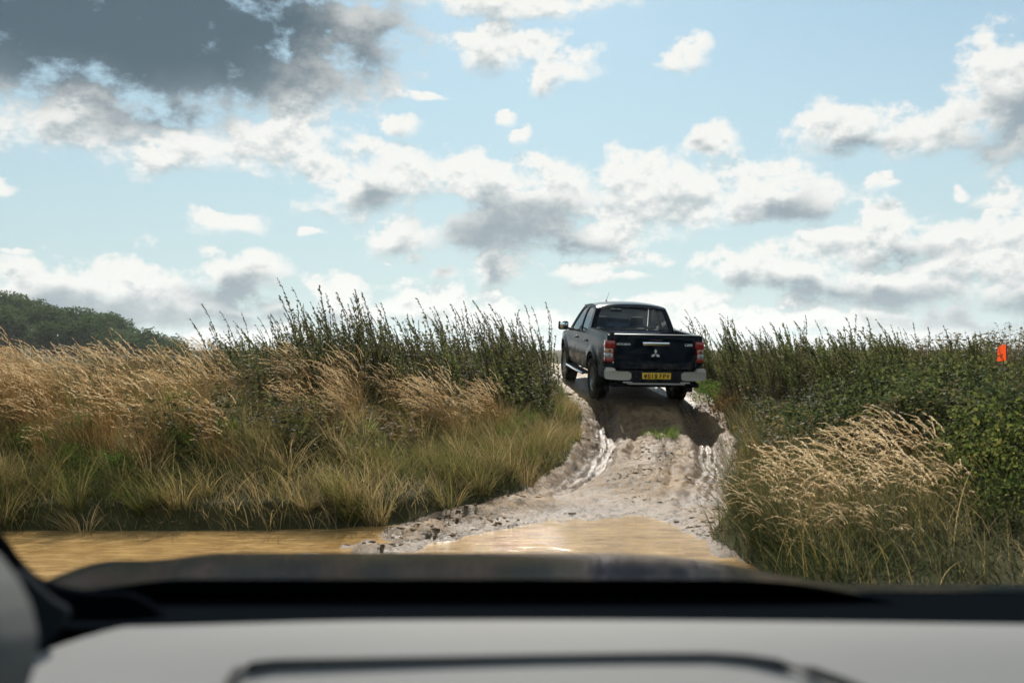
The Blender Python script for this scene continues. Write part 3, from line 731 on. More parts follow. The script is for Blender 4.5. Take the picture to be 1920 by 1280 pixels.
    for sg in (1, -1):
        b_ = MB(); b_.box(sg * .62 - .17, sg * .62 + .17, 3.76, 3.815, .80, .93, bevel=.02); b_.build('headlight', MT['clear'], FB)
    # door mirrors
    for sg in (1, -1):
        b_ = MB(); b_.box(.955, 1.165, 2.19, 2.31, 1.145, 1.325, bevel=.035); 
        for v in b_.bm.verts: v.co.x = sg * v.co.x
        mm = b_.build('door_mirror', MT['paint'], T)
        b_ = MB(); b_.box(.978, 1.142, 2.181, 2.192, 1.17, 1.30, bevel=.004)
        for v in b_.bm.verts: v.co.x = sg * v.co.x
        b_.build('mirror_glass', MT['mirror'], mm)
        b_ = MB(); b_.tube([(sg * .86, 2.27, 1.155), (sg * .98, 2.26, 1.18)], [.03, .022], 8); b_.build('mirror_arm', MT['black'], mm)
    # side steps
    for sg in (1, -1):
        b_ = MB(); b_.box(sg * .87 - .085, sg * .87 + .085, .58, 2.30, .395, .43, bevel=.012); st = b_.build('side_step', MT['black'], T)
        b_ = MB(); b_.tube([(sg * .945, .56, .41), (sg * .962, .62, .412), (sg * .962, 2.26, .412), (sg * .945, 2.32, .41)], .024, 10); b_.build('step_edge', MT['chrome'], st)
        for yy in (.8, 1.45, 2.1):
            b_ = MB(); b_.box(sg * .66 - .14, sg * .66 + .14, yy - .03, yy + .03, .43, .50); b_.build('step_bracket', MT['under'], st)
    # floors, frame, axles
    b_ = MB(); b_.box(-.755, .755, -1.14, .41, .74, .78); b_.build('bed_floor', MT['black'], T)
    b_ = MB(); b_.box(-.85, .85, .46, 2.55, .47, .56, bevel=.02); b_.build('cab_floor', MT['under'], T)
    ch = MB()
    for sg in (1, -1): ch.box(sg * .46 - .05, sg * .46 + .05, -1.15, 3.6, .47, .60)
    for yy in (-1.0, -.3, .6, 1.6, 2.6): ch.box(-.46, .46, yy - .05, yy + .05, .49, .58)
    ch.box(-.35, .35, .5, 1.4, .36, .5, bevel=.04); ch.box(-.25, .25, 2.3, 3.2, .34, .6, bevel=.05)
    ch.box(-.70, .70, -.42, .42, .62, .72); ch.box(-.62, .62, 2.55, 3.45, .62, .85)
    CH = ch.build('chassis', MT['under'], T)
    ax = MB(); ax.tube([(-.70, 0, .39), (-.2, 0, .39), (-.12, 0, .39), (.12, 0, .39), (.2, 0, .39), (.70, 0, .39)], [.045, .05, .13, .13, .05, .045], 12); ax.build('rear_axle', MT['under'], CH)
    ax = MB(); ax.tube([(-.70, 3.0, .39), (.70, 3.0, .39)], .045, 10); ax.build('front_axle', MT['under'], CH)
    sp = MB(); sp.lathe([(-.11, .20), (-.12, .34), (-.06, .38), (.06, .38), (.12, .34), (.11, .20)], 28)
    for v in sp.bm.verts: v.co = Vector((v.co.y, -.72 + v.co.z, .53 + v.co.x))
    sp.build('spare_wheel', MT['rubber'], T)
    ex = MB(); ex.tube([(.52, .6, .40), (.55, -.5, .47), (.58, -.95, .42), (.66, -1.12, .40)], .032, 10); ex.build('exhaust_pipe', MT['under'], CH)
    for sg in (1, -1):
        b_ = MB(); b_.box(sg * .79 - .12, sg * .79 + .12, -.565, -.545, .20, .60, bevel=.006); b_.build('mud_flap', MT['under'], T)
        b_ = MB(); b_.box(sg * .79 - .12, sg * .79 + .12, 2.435, 2.452, .22, .55, bevel=.006); b_.build('mud_flap', MT['under'], T)
        for yc in (0, 3.0):
            lm = MB()
            lm.grid(lambda a, x: (x * sg, yc + (AR + .01) * math.cos(a), AZ + (AR + .01) * math.sin(a)), np.linspace(-.1, math.pi + .1, 18), [.50, .86]); lm.build('wheel_arch_liner', MT['under'], T)
    # wheels
    tyre_p = [(-.105, .235), (-.128, .27), (-.134, .33), (-.122, .368), (-.10, .384), (-.06, .389), (.06, .389), (.10, .384), (.122, .368), (.134, .33), (.128, .27), (.105, .235)]
    for yc in (0, 3.0):
        for sg in (1, -1):
            w_ = MB(); w_.lathe([(-.10, .235), (-.10, .10), (.045, .10), (.045, .212), (.10, .236)], 36)
            W = w_.build('wheel', simple('dark_alloy', (.05, .052, .055), .5, metal=.5), T); W.location = (sg * .765, yc, .385); W.rotation_euler = (R(17 * yc), 0, 0 if sg > 0 else math.pi)
            ty = MB(); ty.lathe(tyre_p, 44)
            for k in range(44):                                    # tread blocks
                a = 2 * math.pi * k / 44
                for x0, x1, sh in ((-.118, -.062, 0), (-.05, -.004, .05), (.004, .05, .05), (.062, .118, 0)):
                    pts = []
                    for da in (-.045, .045):
                        for x in (x0, x1):
                            for r in (.380 if abs(x) > .1 else .386, .392 if abs(x) > .1 else .398):
                                t = a + da + sh; pts.append(ty.bm.verts.new((x, r * math.cos(t), r * math.sin(t))))
                    for f in ((0, 1, 3, 2), (4, 6, 7, 5), (0, 4, 5, 1), (2, 3, 7, 6), (1, 5, 7, 3)): ty.bm.faces.new([pts[i] for i in f])
            o = ty.build('tyre', MT['rubber'], W, angle=30)
            rm = MB(); rm.lathe([(.052, .055), (.085, .05), (.09, .0)], 20); rm.lathe([(.06, .212), (.102, .232), (.108, .238), (.10, .242)], 36)
            for k in range(6):
                a = 2 * math.pi * k / 6
                for off in (-.13, .13):
                    c0, c1 = a + off * .5, a + off
                    p0 = Vector((.082, .045 * math.cos(c0), .045 * math.sin(c0))); p1 = Vector((.095, .225 * math.cos(c1), .225 * math.sin(c1)))
                    sd = (p1 - p0).normalized().cross(Vector((1, 0, 0))) * .015
                    vs = [rm.bm.verts.new(p + s_ + Vector((dx, 0, 0))) for p in (p0, p1) for s_ in (sd, -sd) for dx in (0, -.035)]
                    for f in ((0, 1, 3, 2), (4, 6, 7, 5), (0, 4, 5, 1), (2, 3, 7, 6), (0, 2, 6, 4)): rm.bm.faces.new([vs[i] for i in f])
            rm.build('spokes', MT['rim'], W, angle=30)
    # seats and dashboard seen through the glass
    for yy, xs_ in ((.72, (-.42, 0, .42)), (1.62, (-.38, .38))):
        for x in xs_:
            s_ = MB(); s_.box(x - .22, x + .22, yy, yy + .14, .75, 1.24, bevel=.05)
            if yy > 1 : s_.box(x - .24, x + .24, yy, yy + .5, .62, .80, bevel=.05)
            S = s_.build('seat', MT['cloth'], T)
            b_ = MB(); b_.box(x - .13, x + .13, yy + .02, yy + .12, 1.27, 1.47 if yy > 1 else 1.33, bevel=.04); b_.tube([(x, yy + .07, 1.2), (x, yy + .07, 1.32)], .02, 6); b_.build('headrest', MT['cloth'], S)
    b_ = MB(); b_.box(-.80, .80, 2.15, 2.62, .85, 1.13, bevel=.06); b_.build('dashboard', MT['cloth'], T)
    b_ = MB(); b_.box(-.12, .12, 1.98, 2.01, 1.55, 1.62, bevel=.015); b_.tube([(0, 2.0, 1.6), (0, 2.03, 1.72)], .012, 6); b_.build('rear_view_mirror', MT['black'], T)
    st = MB()
    ring = [(.36 + .18 * math.cos(a), 2.02 + .07 * math.sin(a), 1.10 + .17 * math.sin(a)) for a in np.linspace(0, 2 * math.pi, 25)]
    st.tube(ring, .016, 6, caps=False); st.tube([(.36, 2.02, 1.10), (.36, 2.3, .98)], .03, 8); st.tube([(.19, 2.02, 1.1), (.53, 2.02, 1.1)], .018, 6); st.build('steering_wheel', MT['black'], T)
    # stand it on the track
    yaw = R(7.0); cs, sn = math.cos(yaw), math.sin(yaw)
    ox, oy = 2.375, 18.98
    def wp(x, y): return ox + x * cs - y * sn, oy + x * sn + y * cs
    hs = {k: H1(*wp(*k)) for k in ((-.765, 0), (.765, 0), (-.765, 3), (.765, 3))}
    r0 = (hs[(-.765, 0)] + hs[(.765, 0)]) / 2; f0_ = (hs[(-.765, 3)] + hs[(.765, 3)]) / 2
    pitch = math.atan2(f0_ - r0, 3.0); roll = math.atan2((hs[(.765, 0)] + hs[(.765, 3)] - hs[(-.765, 0)] - hs[(-.765, 3)]) / 2, 1.53)
    print('truck', hs, math.degrees(pitch), math.degrees(roll))
    pitch = R(4.9) * .5 + pitch * .5; roll = R(-1.3) * .6 + roll * .4
    T.matrix_world = Matrix.Translation((ox, oy, r0 - .012)) @ Matrix.Rotation(yaw, 4, 'Z') @ Matrix.Rotation(pitch, 4, 'X') @ Matrix.Rotation(-roll, 4, 'Y')
    tag(T, 'dark navy double-cab pickup with yellow number plate climbing the muddy ramp', 'pickup truck')
build_truck()

# ------------------------------------------------------------------ the vehicle the picture is taken from
def build_car():
    g0 = H1(.1, 1.2)
    T = empty('car', (.1, 1.6, g0)); tag(T, 'blurred car in front with dark bonnet and pale grey dashboard', 'car')
    ox, oy, oz = .1, 1.6, g0
    def W(m, name, material, parent=T, **k):
        for v in m.bm.verts: v.co -= Vector((ox, oy, oz))
        return m.build(name, material, parent, **k)
    def pz(y, Y): return CAMZ + (HY - y) / FPX * Y         # height that shows at photo row y when Y metres away
    # bonnet: a broad crown left and middle, lower to the right
    def bon(Y, t):
        xl = -.74 - .22 * min(1, (Y - 1.3) / .9); X = xl + t * (1.2 - xl)
        e = smooth(0, .05, t) * smooth(1., .95, t)
        c = pz(1106, 1.32) + (pz(1052, 2.22) - pz(1106, 1.32)) * ((Y - 1.32) / .9)
        c += .014 * math.sin(math.pi * min(1, max(0, (Y - 1.32) / .95)))
        bulge = .016 * smooth(.08, .16, t) * smooth(.66, .52, t) - .050 * smooth(.56, .78, t)
        nose = -.22 * smooth(2.14, 2.34, Y) ** 1.6
        return (X, Y, c + bulge * (1 if Y < 2.2 else .6) - .10 * (1 - e) + nose)
    m = MB(); m.grid(bon, np.linspace(1.30, 2.40, 24), np.linspace(0, 1, 60)); BON = W(m, 'bonnet', MT['bonnet'], angle=80)
    # body under the bonnet, front wheels
    m = MB(); m.box(-.86, 1.15, 1.05, 2.30, g0 + .30, .90, bevel=.08); W(m, 'front_body', MT['paint'])
    for x in (-.70, .98):
        m = MB(); m.lathe([(-.10, .2), (-.11, .33), (.0, .355), (.11, .33), (.10, .2), (.05, .03)], 28)
        for v in m.bm.verts: v.co += Vector((x, 1.75, g0 + .355))
        W(m, 'wheel', MT['rubber'])
    # cowl and black glass border below the windscreen
    def cow(X, t):
        Y = 1.40 - .36 * t; return (X, Y, pz(1100 + 74 * t, Y) - .008 * (1 - t) + .012 * math.exp(-((X + .40) / .05) ** 2) * 0)
    m = MB(); m.grid(cow, np.linspace(-.62, 1.1, 20), np.linspace(0, 1, 5)); m.grid(lambda X, t: (X, 1.41, pz(1108, 1.41) - .3 * t), np.linspace(-.62, 1.1, 12), [0, 1]); W(m, 'cowl', MT['cowl'])
    # dashboard top: rounded left corner, a shallow tray on the right
    def dz(Y): return pz(1172, 1.04) + (Y - 1.04) * .045
    def dsh(u, v):
        Y = .55 + (1.045 - .55) * v; left = -.497 + .065 * max(0, (v - .72) / .28) ** 2.2
        X = left + u * (1.05 - left)
        z = dz(Y) + .006 * math.sin(v * 9) * smooth(.02, .2, u) - .05 * smooth(.024, .0, u) - .035 * smooth(.985, 1.0, v) + .004 * math.sin(u * 5)
        return (X, Y, z)
    us = np.concatenate([np.linspace(0, .05, 10), np.linspace(.06, 1, 40)]); vs_ = np.concatenate([np.linspace(0, .95, 30), np.linspace(.957, 1, 9)])
    m = MB(); g = m.grid(dsh, us, vs_)
    inn = [m.bm.verts.new((r[-1].co.x, r[-1].co.y, r[-1].co.z - .25)) for r in g]
    for i in range(len(g) - 1): m.bm.faces.new([g[i][-1], g[i + 1][-1], inn[i + 1], inn[i]])
    inn = [m.bm.verts.new((v.co.x - .01, v.co.y, v.co.z - .25)) for v in g[0]]
    for i in range(len(g[0]) - 1): m.bm.faces.new([g[0][i], g[0][i + 1], inn[i + 1], inn[i]])
    D = W(m, 'dashboard', MT['dash'], angle=60)
    def PX(x, y, Y): return ((x - CX) / FPX * Y, Y, pz(y, Y))
    def at_dash(x, y):
        Y = .8
        for _ in range(30): Y = (CAMZ - dz(Y)) * FPX / (y - HY)
        return ((x - CX) / FPX * Y, Y, dz(Y) + .008)
    m = MB(); m.tube([at_dash(*p) for p in ((425, 1330), (432, 1295), (446, 1274), (475, 1264), (520, 1259), (800, 1254), (1000, 1250), (1200, 1247), (1330, 1246), (1400, 1250), (1460, 1259), (1520, 1273), (1590, 1298), (1680, 1340))], .0048, 8); W(m, 'tray_edge', MT['groove'], D)
    m = MB(); m.tube([tuple(np.array(at_dash(*p)) - [0, 0, .007]) for p in ((560, 1222), (900, 1217), (1300, 1206), (1700, 1201), (1960, 1202))], .004, 6); W(m, 'seam', simple('dash_seam', (.30, .31, .31), .8), D)
    # left windscreen pillar: pale trim with a dark flank, black border of the glass
    def pil(s, t):
        Y = .80
        a = [(-80, 985), (0, 1038), (38, 1085), (62, 1135), (74, 1185), (70, 1240), (40, 1330)]
        i = s * (len(a) - 1); k = min(int(i), len(a) - 2); f = i - k
        x = a[k][0] * (1 - f) + a[k + 1][0] * f; y = a[k][1] * (1 - f) + a[k + 1][1] * f
        px = x - t * 150; Yd = Y - .10 * math.sin(t * math.pi * .5) ; q = PX(px, y + t * 30, Yd); return q
    m = MB(); m.grid(pil, np.linspace(0, 1, 25), np.linspace(0, 1, 8)); W(m, 'pillar_trim', MT['trim'], angle=80)
    P2 = [(-60, 960), (0, 1006), (30, 1052), (70, 1090), (150, 1112), (260, 1112), (330, 1180), (330, 1340), (-120, 1340), (-120, 960)]
    m = MB(); m.poly(chaikin(P2, 2), [], lambda x, y: PX(x, y, 1.13 - .0004 * (1110 - y)), (0, .012, 0)); W(m, 'glass_border', MT['cowl'])
    m = MB(); m.poly(chaikin([(30, 1060), (90, 1120), (134, 1146), (110, 1180), (80, 1210), (60, 1250), (20, 1250), (20, 1100)], 1), [], lambda x, y: PX(x, y, .98), (0, .01, 0)); W(m, 'pillar_flank', simple('flank_trim', (.011, .015, .019), .9, spec=.02))
build_car()

# ------------------------------------------------------------------ plants
WIND = math.pi                                     # the wind blows towards -X
def tips(geo, C, n_, ln, wd, spread, tone, t0=.0):
    """feathery spikelets along curves C (n,k,3) between fraction t0 and 1"""
    n, k, _ = C.shape
    t = np.sort(RNG.uniform(t0, 1, (n, n_)), 1) * (k - 1); i = np.minimum(t.astype(int), k - 2); f = (t - i)[..., None]
    r = np.arange(n)[:, None]
    P = C[r, i] * (1 - f) + C[r, i + 1] * f; D = unit(C[r, i + 1] - C[r, i])
    D = D + RNG.normal(0, spread, D.shape)
    P = P.reshape(-1, 3); D = D.reshape(-1, 3)
    leaves_dir(geo, P, D, ln * RNG.uniform(.6, 1.2, len(P)), wd, np.clip(np.repeat(tone, n_) + RNG.normal(0, .15, len(P)), 0, 1), 3, .1)
def plume_clump(n, h, lean, bend, spread, pl, ln, wd, per, name, matname, wob=.5, lmin=.62):
    a = RNG.uniform(0, 2 * np.pi, n); r = spread * np.sqrt(RNG.random(n))
    base = np.stack([r * np.cos(a), r * np.sin(a), np.full(n, -.03)], 1)
    az = WIND + RNG.normal(0, wob, n); L_ = h * RNG.uniform(lmin, 1.08, n)
    C = arc(base, az, L_, RNG.normal(lean, .10, n), bend * RNG.uniform(.55, 1.3, n), 9, 2.6)
    s = Geo(); tone = RNG.random(n)
    s.add(C, np.linspace(.0028, .0012, 9)[None], rndside(n), tone); s.add(C, np.linspace(.0028, .0012, 9)[None], rndside(n), tone)
    nb = int(n * 1.3); i = RNG.integers(0, n, nb)            # leaf blades
    B = arc(base[i] + RNG.normal(0, .02, (nb, 3)) * [1, 1, 0], az[i] + RNG.normal(0, .9, nb), L_[i] * RNG.uniform(.35, .7, nb), RNG.uniform(.05, .4, nb), RNG.uniform(.3, 1.5, nb), 6)
    s.add(B, np.array([.003, .004, .004, .003, .002, .0005])[None], rndside(nb), RNG.random(nb))
    p = Geo(); tips(p, C[:, 5:, :] if pl > .25 else C[:, 6:, :], per, ln, wd, .14, RNG.random(n), .12)
    return s.mesh(name + '_stalks'), p.mesh(name + '_plumes')
def weed(h, name, leaf_len=.075, nl=70, branch=4, bend=.55):
    s = Geo(); l = Geo()
    nm = 1 + branch
    base = np.zeros((nm, 3)); base[:, 2] = -.04
    base[1:, :2] = RNG.normal(0, .09, (branch, 2))
    H_ = h * np.concatenate([[1.], RNG.uniform(.5, .95, branch)])
    az = WIND + RNG.normal(0, .55, nm)
    C = arc(base, az, H_, RNG.normal(.06, .12, nm), bend * RNG.uniform(.4, 1.3, nm), 12, 2.2)
    w = np.linspace(.0062, .0018, 12)[None]
    tone = RNG.random(nm); sd = rndside(nm); s.add(C, w, sd, tone); s.add(C, w, np.stack([-sd[:, 1], sd[:, 0], sd[:, 2]], 1), tone)
    for k in range(nm):
        n = int(nl * H_[k] / h)
        t = RNG.uniform(.16, 1., n) ** .8 * 11; i = np.minimum(t.astype(int), 10); f = (t - i)[:, None]
        P = C[k][i] * (1 - f) + C[k][i + 1] * f; D = unit(C[k][i + 1] - C[k][i])
        out = rndside(n) + np.array([-.35, 0, 0]); q = (t / 11)
        D = D * (.55 + .5 * q[:, None]) + out * (1.05 - .55 * q[:, None])
        ln = leaf_len * (1.15 - .62 * q) * RNG.uniform(.6, 1.25, n)
        leaves_dir(l, P, D, ln, ln * RNG.uniform(.28, .42, n), np.clip(RNG.random(n) * .8 + .2 * (1 - q), 0, 1), 4, .3)
    return s.mesh(name + '_stem'), l.mesh(name + '_leaves')
def bush(rx, ry, rz, n, ll, name, stems=26):
    s = Geo(); l = Geo()
    base = np.stack([RNG.normal(0, rx * .3, stems), RNG.normal(0, ry * .3, stems), np.full(stems, -.05)], 1)
    C = arc(base, RNG.uniform(0, 2 * np.pi, stems), rz * RNG.uniform(.8, 1.5, stems), RNG.uniform(0, .5, stems), RNG.uniform(.3, 1.4, stems), 9)
    s.add(C, np.linspace(.006, .002, 9)[None], rndside(stems), RNG.random(stems)); 
    a = RNG.uniform(0, 2 * np.pi, n); c = RNG.uniform(0, 1, n); rr = RNG.uniform(.35, 1, n) ** .45
    lump = 1 + .28 * np.sin(a * 3 + 1) * np.sin(c * 7) + .16 * np.sin(a * 7 + c * 11)
    P = np.stack([np.cos(a) * np.sqrt(1 - c ** 2 * .95) * rx * rr * lump, np.sin(a) * np.sqrt(1 - c ** 2 * .95) * ry * rr * lump, c * rz * rr * lump], 1)
    D = unit(P + [0, 0, .2]) + RNG.normal(0, .6, P.shape)
    ln = ll * RNG.uniform(.6, 1.3, n); leaves_dir(l, P, D, ln, ln * RNG.uniform(.55, .8, n), RNG.random(n), 4, .3)
    return s.mesh(name + '_stems'), l.mesh(name + '_leaves')
def place(name, parts, x, y, s, rz, label, cat, group, sink=0.):
    e = empty(name, (x, y, H1(x, y) - sink), (random.gauss(0, .07), random.gauss(-.05, .10), rz)); e.scale = (s, s, s); tag(e, label, cat, group)
    for pn, me, m in parts:
        o = bpy.data.objects.new(pn, me); COL.objects.link(o); o.parent = e
        if not me.materials: me.materials.append(m)
        elif me.materials[0] is not m:
            o.material_slots[0].link = 'OBJECT'; o.material_slots[0].material = m
        if pn not in ('stem',): o['kind'] = 'stuff'
    return e
def pick(px, Y): return (px - CX) / FPX * Y
def scatter(n, x0, x1, y0, y1, cond):
    X = RNG.uniform(x0, x1, n); Y = RNG.uniform(y0, y1, n); d = sdist(X, Y); u = X - xc(Y)
    k = cond(X, Y, d, u) & (np.abs(X) < .60 * Y + .4); return X[k], Y[k], d[k]

# loose grass of the banks
def grass(name, label, matname, XY, hmin, hmax, lean, bend, wd, k=6, wob=1.2, d=None, windy=.5):
    X, Y = XY; n = len(X); Z = height(X, Y)
    az = np.where(RNG.random(n) < windy, WIND + RNG.normal(0, wob, n), RNG.uniform(0, 2 * np.pi, n))
    cl = fbm(X * 1.4, Y * 1.4, 7, 3)
    L_ = RNG.uniform(hmin, hmax, n) * (1 + .9 * cl)
    C = arc(np.stack([X, Y, Z - .02], 1), az, np.maximum(L_, .06), RNG.normal(lean, .15, n), bend * RNG.uniform(.4, 1.4, n), k)
    g = Geo(); g.add(C, wd * np.linspace(1, .1, k)[None] * RNG.uniform(.6, 1.3, n)[:, None], rndside(n), np.clip(.45 + 1.1 * fbm(X * .9, Y * .9, 17, 3) + RNG.normal(0, .22, n), 0, 1))
    tag(link(name, g.mesh(name), None, VEG[matname]), label, 'grass', kind='stuff')
X, Y, d = scatter(170000, -8.5, 1.6, 8.2, 17, lambda X, Y, d, u: (d > .03) & (u < 0))
w = np.exp(-d / 1.4) + .34; k = RNG.random(len(X)) < np.clip(w, 0, 1); X, Y = X[k], Y[k]
grass('bank_grass', 'thin olive and straw coloured grass covering the left bank', 'grass', (X[:20000], Y[:20000]), .16, .45, .25, 1.4, .0038)
def tussocks(name, label, matname, X, Y, per, hmin, hmax, wd):
    n = len(X); Z = height(X, Y); a = RNG.uniform(0, 2 * np.pi, (n, per)); r = RNG.uniform(.03, .13, (n, 1)) * np.sqrt(RNG.random((n, per)))
    big = RNG.uniform(.55, 1.15, (n, 1)) * np.ones((1, per))
    bx = (X[:, None] + r * np.cos(a)).ravel(); by = (Y[:, None] + r * np.sin(a)).ravel(); bz = np.repeat(Z, per) - .03
    vx = np.cos(a).ravel() - .55; vy = np.sin(a).ravel(); az = np.arctan2(vy, vx) + RNG.normal(0, .3, n * per)
    C = arc(np.stack([bx, by, bz], 1), az, (big * RNG.uniform(hmin, hmax, (n, per))).ravel(), RNG.uniform(.05, .75, n * per), RNG.uniform(.3, 1.7, n * per), 7, 1.4)
    tone = np.clip(np.repeat(RNG.uniform(.05, .85, n), per) + RNG.normal(0, .16, n * per), 0, 1)
    g = Geo(); g.add(C, wd * np.linspace(1, .1, 7)[None] * RNG.uniform(.5, 1.4, n * per)[:, None], rndside(n * per), tone)
    tag(link(name, g.mesh(name), None, VEG[matname]), label, 'grass', kind='stuff')
m_ = len(X); i_ = RNG.permutation(m_)[:330]
tussocks('tussock_grass', 'drooping tussocks of straw and olive grass along the left bank', 'grass', X[i_], Y[i_], 110, .3, .66, .0036)
X, Y, d = scatter(60000, -7.5, 1.7, 8.2, 23, lambda X, Y, d, u: (d > .0) & (u < 0) & ((Y > 11.5) | (fbm(X * .8, Y * .8, 3, 2) > .08)) & ((d < 1.6) | (fbm(X * .6, Y * .6, 3, 2) > .0)))
grass('green_grass', 'short green grass along the left edge of the track', 'green', (X[:15000], Y[:15000]), .10, .30, .2, 1.0, .0045)
X, Y, d = scatter(120000, 1.6, 8.5, 6.2, 22, lambda X, Y, d, u: (d > .02) & (u > 0))
w = np.exp(-d / 1.2) + .25; k = RNG.random(len(X)) < np.clip(w, 0, 1)
grass('dry_verge_grass', 'dry straw grass along the foot of the right bank', 'grass', (X[k][24000:30000], Y[k][24000:30000]), .2, .6, .2, 1.0, .0036, windy=.7)
grass('verge_grass', 'dark green grass at the foot of the right bank', 'rush', (X[k][:18000], Y[k][:18000]), .16, .46, .2, 1.2, .0042, windy=.7)

# undergrowth: leafy filler between the tall plants
def undergrowth(name, label, matname, X, Y, hmax, per, ll):
    n = len(X); Z = height(X, Y); hh = hmax * np.clip(.6 + .9 * fbm(X * .7, Y * .7, 27, 3), .2, 1.2)
    C = arc(np.stack([X, Y, Z - .03], 1), WIND + RNG.normal(0, 1.2, n), hh, RNG.normal(.08, .12, n), RNG.uniform(.1, .7, n), 7)
    g = Geo(); g.add(C, np.linspace(.004, .0015, 7)[None], rndside(n), np.zeros(n) + .1)
    t = RNG.uniform(.12, 1, (n, per)) * 6; i = np.minimum(t.astype(int), 5); f = (t - i)[..., None]; r = np.arange(n)[:, None]
    P = (C[r, i] * (1 - f) + C[r, i + 1] * f).reshape(-1, 3); D = rndside(len(P)) + np.array([-.3, 0, .55])
    ln = ll * RNG.uniform(.5, 1.3, len(P)); tone = np.clip(np.repeat(.5 + 1.0 * fbm(X * .8, Y * .8, 37, 2), per) + RNG.normal(0, .2, len(P)), 0, 1)
    leaves_dir(g, P, D, ln, ln * RNG.uniform(.3, .5, len(P)), tone, 4, .35)
    tag(link(name, g.mesh(name), None, VEG[matname]), label, 'undergrowth', kind='stuff')
X, Y, d = scatter(14000, -9, 1.2, 9.6, 22, lambda X, Y, d, u: (d > .35) & (u < 0) & ((d > 1.3) | (Y > 13.5)) & ((X / Y > -.30) | (fbm(X * .9, Y * .5, 93, 2) > .02)))
undergrowth('undergrowth', 'dark leafy undergrowth among the weeds on the left bank', 'weed', X[:3000], Y[:3000], .80, 26, .064)
X, Y, d = scatter(9000, 2.2, 11, 9.5, 24, lambda X, Y, d, u: (d > .25) & (u > 0))
undergrowth('undergrowth', 'dark leafy undergrowth covering the right bank', 'weed', X[:2800], Y[:2800], .78, 26, .066)

# tall weeds, one thing each
WV = [weed(RNG.uniform(1.05, 1.35), 'weed%d' % i, RNG.uniform(.06, .085), int(RNG.uniform(60, 90)), int(RNG.integers(2, 6)), RNG.uniform(.35, .8)) for i in range(12)]
WG = [weed(RNG.uniform(.95, 1.2), 'green_weed%d' % i, RNG.uniform(.07, .10), int(RNG.uniform(80, 110)), int(RNG.integers(5, 9)), RNG.uniform(.4, .9)) for i in range(8)]
def weeds(pts, var, matname, lab, grp, smin, smax):
    for k, (x, y) in enumerate(pts):
        st, lf = var[k % len(var)]
        uu_ = x / y * FPX + CX; fs = float(np.interp(uu_, [1290, 1500, 1750, 1860, 1960], [1.15, 1.12, 1.0, .66, .6])) if uu_ > 1150 else 1. if uu_ > 560 else .85
        u_ = x / y * FPX + CX
        zone = ('left of the hump' if u_ < 560 else 'at the highest middle part' if u_ < 800 else 'right of the middle' if u_ < 930 else 'nearest the pickup') if u_ < 1150 else ('beside the pickup' if u_ < 1430 else 'in the middle' if u_ < 1680 else 'towards the flag')
        place('tall_weed' if var is WV else 'bushy_weed', (('stem', st, VEG['stem']), ('leaves', lf, VEG[matname])), x, y, fs * random.uniform(smin * .85, smax), random.gauss(0, .45), lab.replace(' on the crest of the left bank', ' on the left bank').replace(' among the dark stalks', '') + ', ' + zone, 'weed', grp)
def sample(n, fn):
    out = []
    while len(out) < n:
        p = fn(); 
        if p is not None and float(sdist(np.array([p[0]]), np.array([p[1]]))[0]) > .3: out.append(p)
    return out
def left_pt():
    px = random.triangular(400, 1030, 720) if random.random() < .75 else random.uniform(930, 1036); Y = random.uniform(13.2, 17.5) if px < 850 else random.uniform(14.5, 21.5)
    return (pick(px, Y), Y)
def right_pt():
    px = random.uniform(1290, 1960); lo = np.interp(px, [1290, 1500, 1700, 1960], [19.5, 15, 12, 10.5]); return (pick(px, random.uniform(lo, lo + 4.5)) if False else ((px - CX) / FPX * (Yv := random.uniform(lo, lo + 4.5))), Yv)
pts = sample(240, left_pt)
weeds(pts[:170], WV, 'weed', 'tall dark leafy weed stalk on the crest of the left bank', 'dark weeds on the left bank', 1.0, 1.42)
weeds(pts[170:], WG, 'weed2', 'greener bushy weed among the dark stalks on the left bank', 'green weeds on the left bank', .95, 1.25)
weeds([(pick(px, Y), Y) for px, Y in ((312, 13.5), (330, 13.8), (338, 14.4), (365, 14), (392, 13.6), (405, 14.2), (425, 13.4))], WV, 'weed', 'sparse dark weed stalk beside the tan grass', 'sparse weeds by the tan grass', .72, .9)
pts = sample(190, right_pt)
weeds(pts[:95], WV, 'weed', 'tall dark leafy weed on the crest of the right bank', 'dark weeds on the right bank', .8, 1.05)
weeds(pts[95:], WG, 'weed2', 'greener bushy weed on the right bank behind the brambles', 'green weeds on the right bank', .85, 1.1)

# tan seeding grass on the left bank
PV = [plume_clump(44, RNG.uniform(1.0, 1.25), .05, 1.5, .24, .2, .034, .0105, 34, 'tan%d' % i, 'plume', .5, .42) for i in range(6)]
pts = []
for px, Y in [(random.uniform(-30, 430), random.uniform(9.7, 13.6)) for _ in range(40)] + [(random.uniform(430, 1000), random.uniform(10.8, 14.2)) for _ in range(38)]:
    pts.append((pick(px, Y), Y, px))
k = 0
for x, y, px in pts:
    if float(sdist(np.array([x]), np.array([y]))[0]) < .75: continue
    st, pl = PV[k % 6]; k += 1
    if px < 430: lab, grp = 'tall tan seeding grass clump ' + ('at the left edge below the wooded hill' if px < 110 else 'left of the middle below the wooded hill' if px < 270 else 'where the wooded hill ends, left of the weeds'), 'tan grass below the hill'
    else: lab, grp = 'shorter tan grass clump before the dark weeds, ' + ('left part' if px < 620 else 'middle part' if px < 820 else 'towards the muddy ramp'), 'tan grass before the weeds'
    place('grass_clump', (('stalks', st, VEG['straw']), ('seed_heads', pl, VEG['plume'])), x, y, random.uniform(.66, .98) if px < 430 else random.uniform(.58, .84), random.gauss(0, .3), lab, 'grass clump', grp)
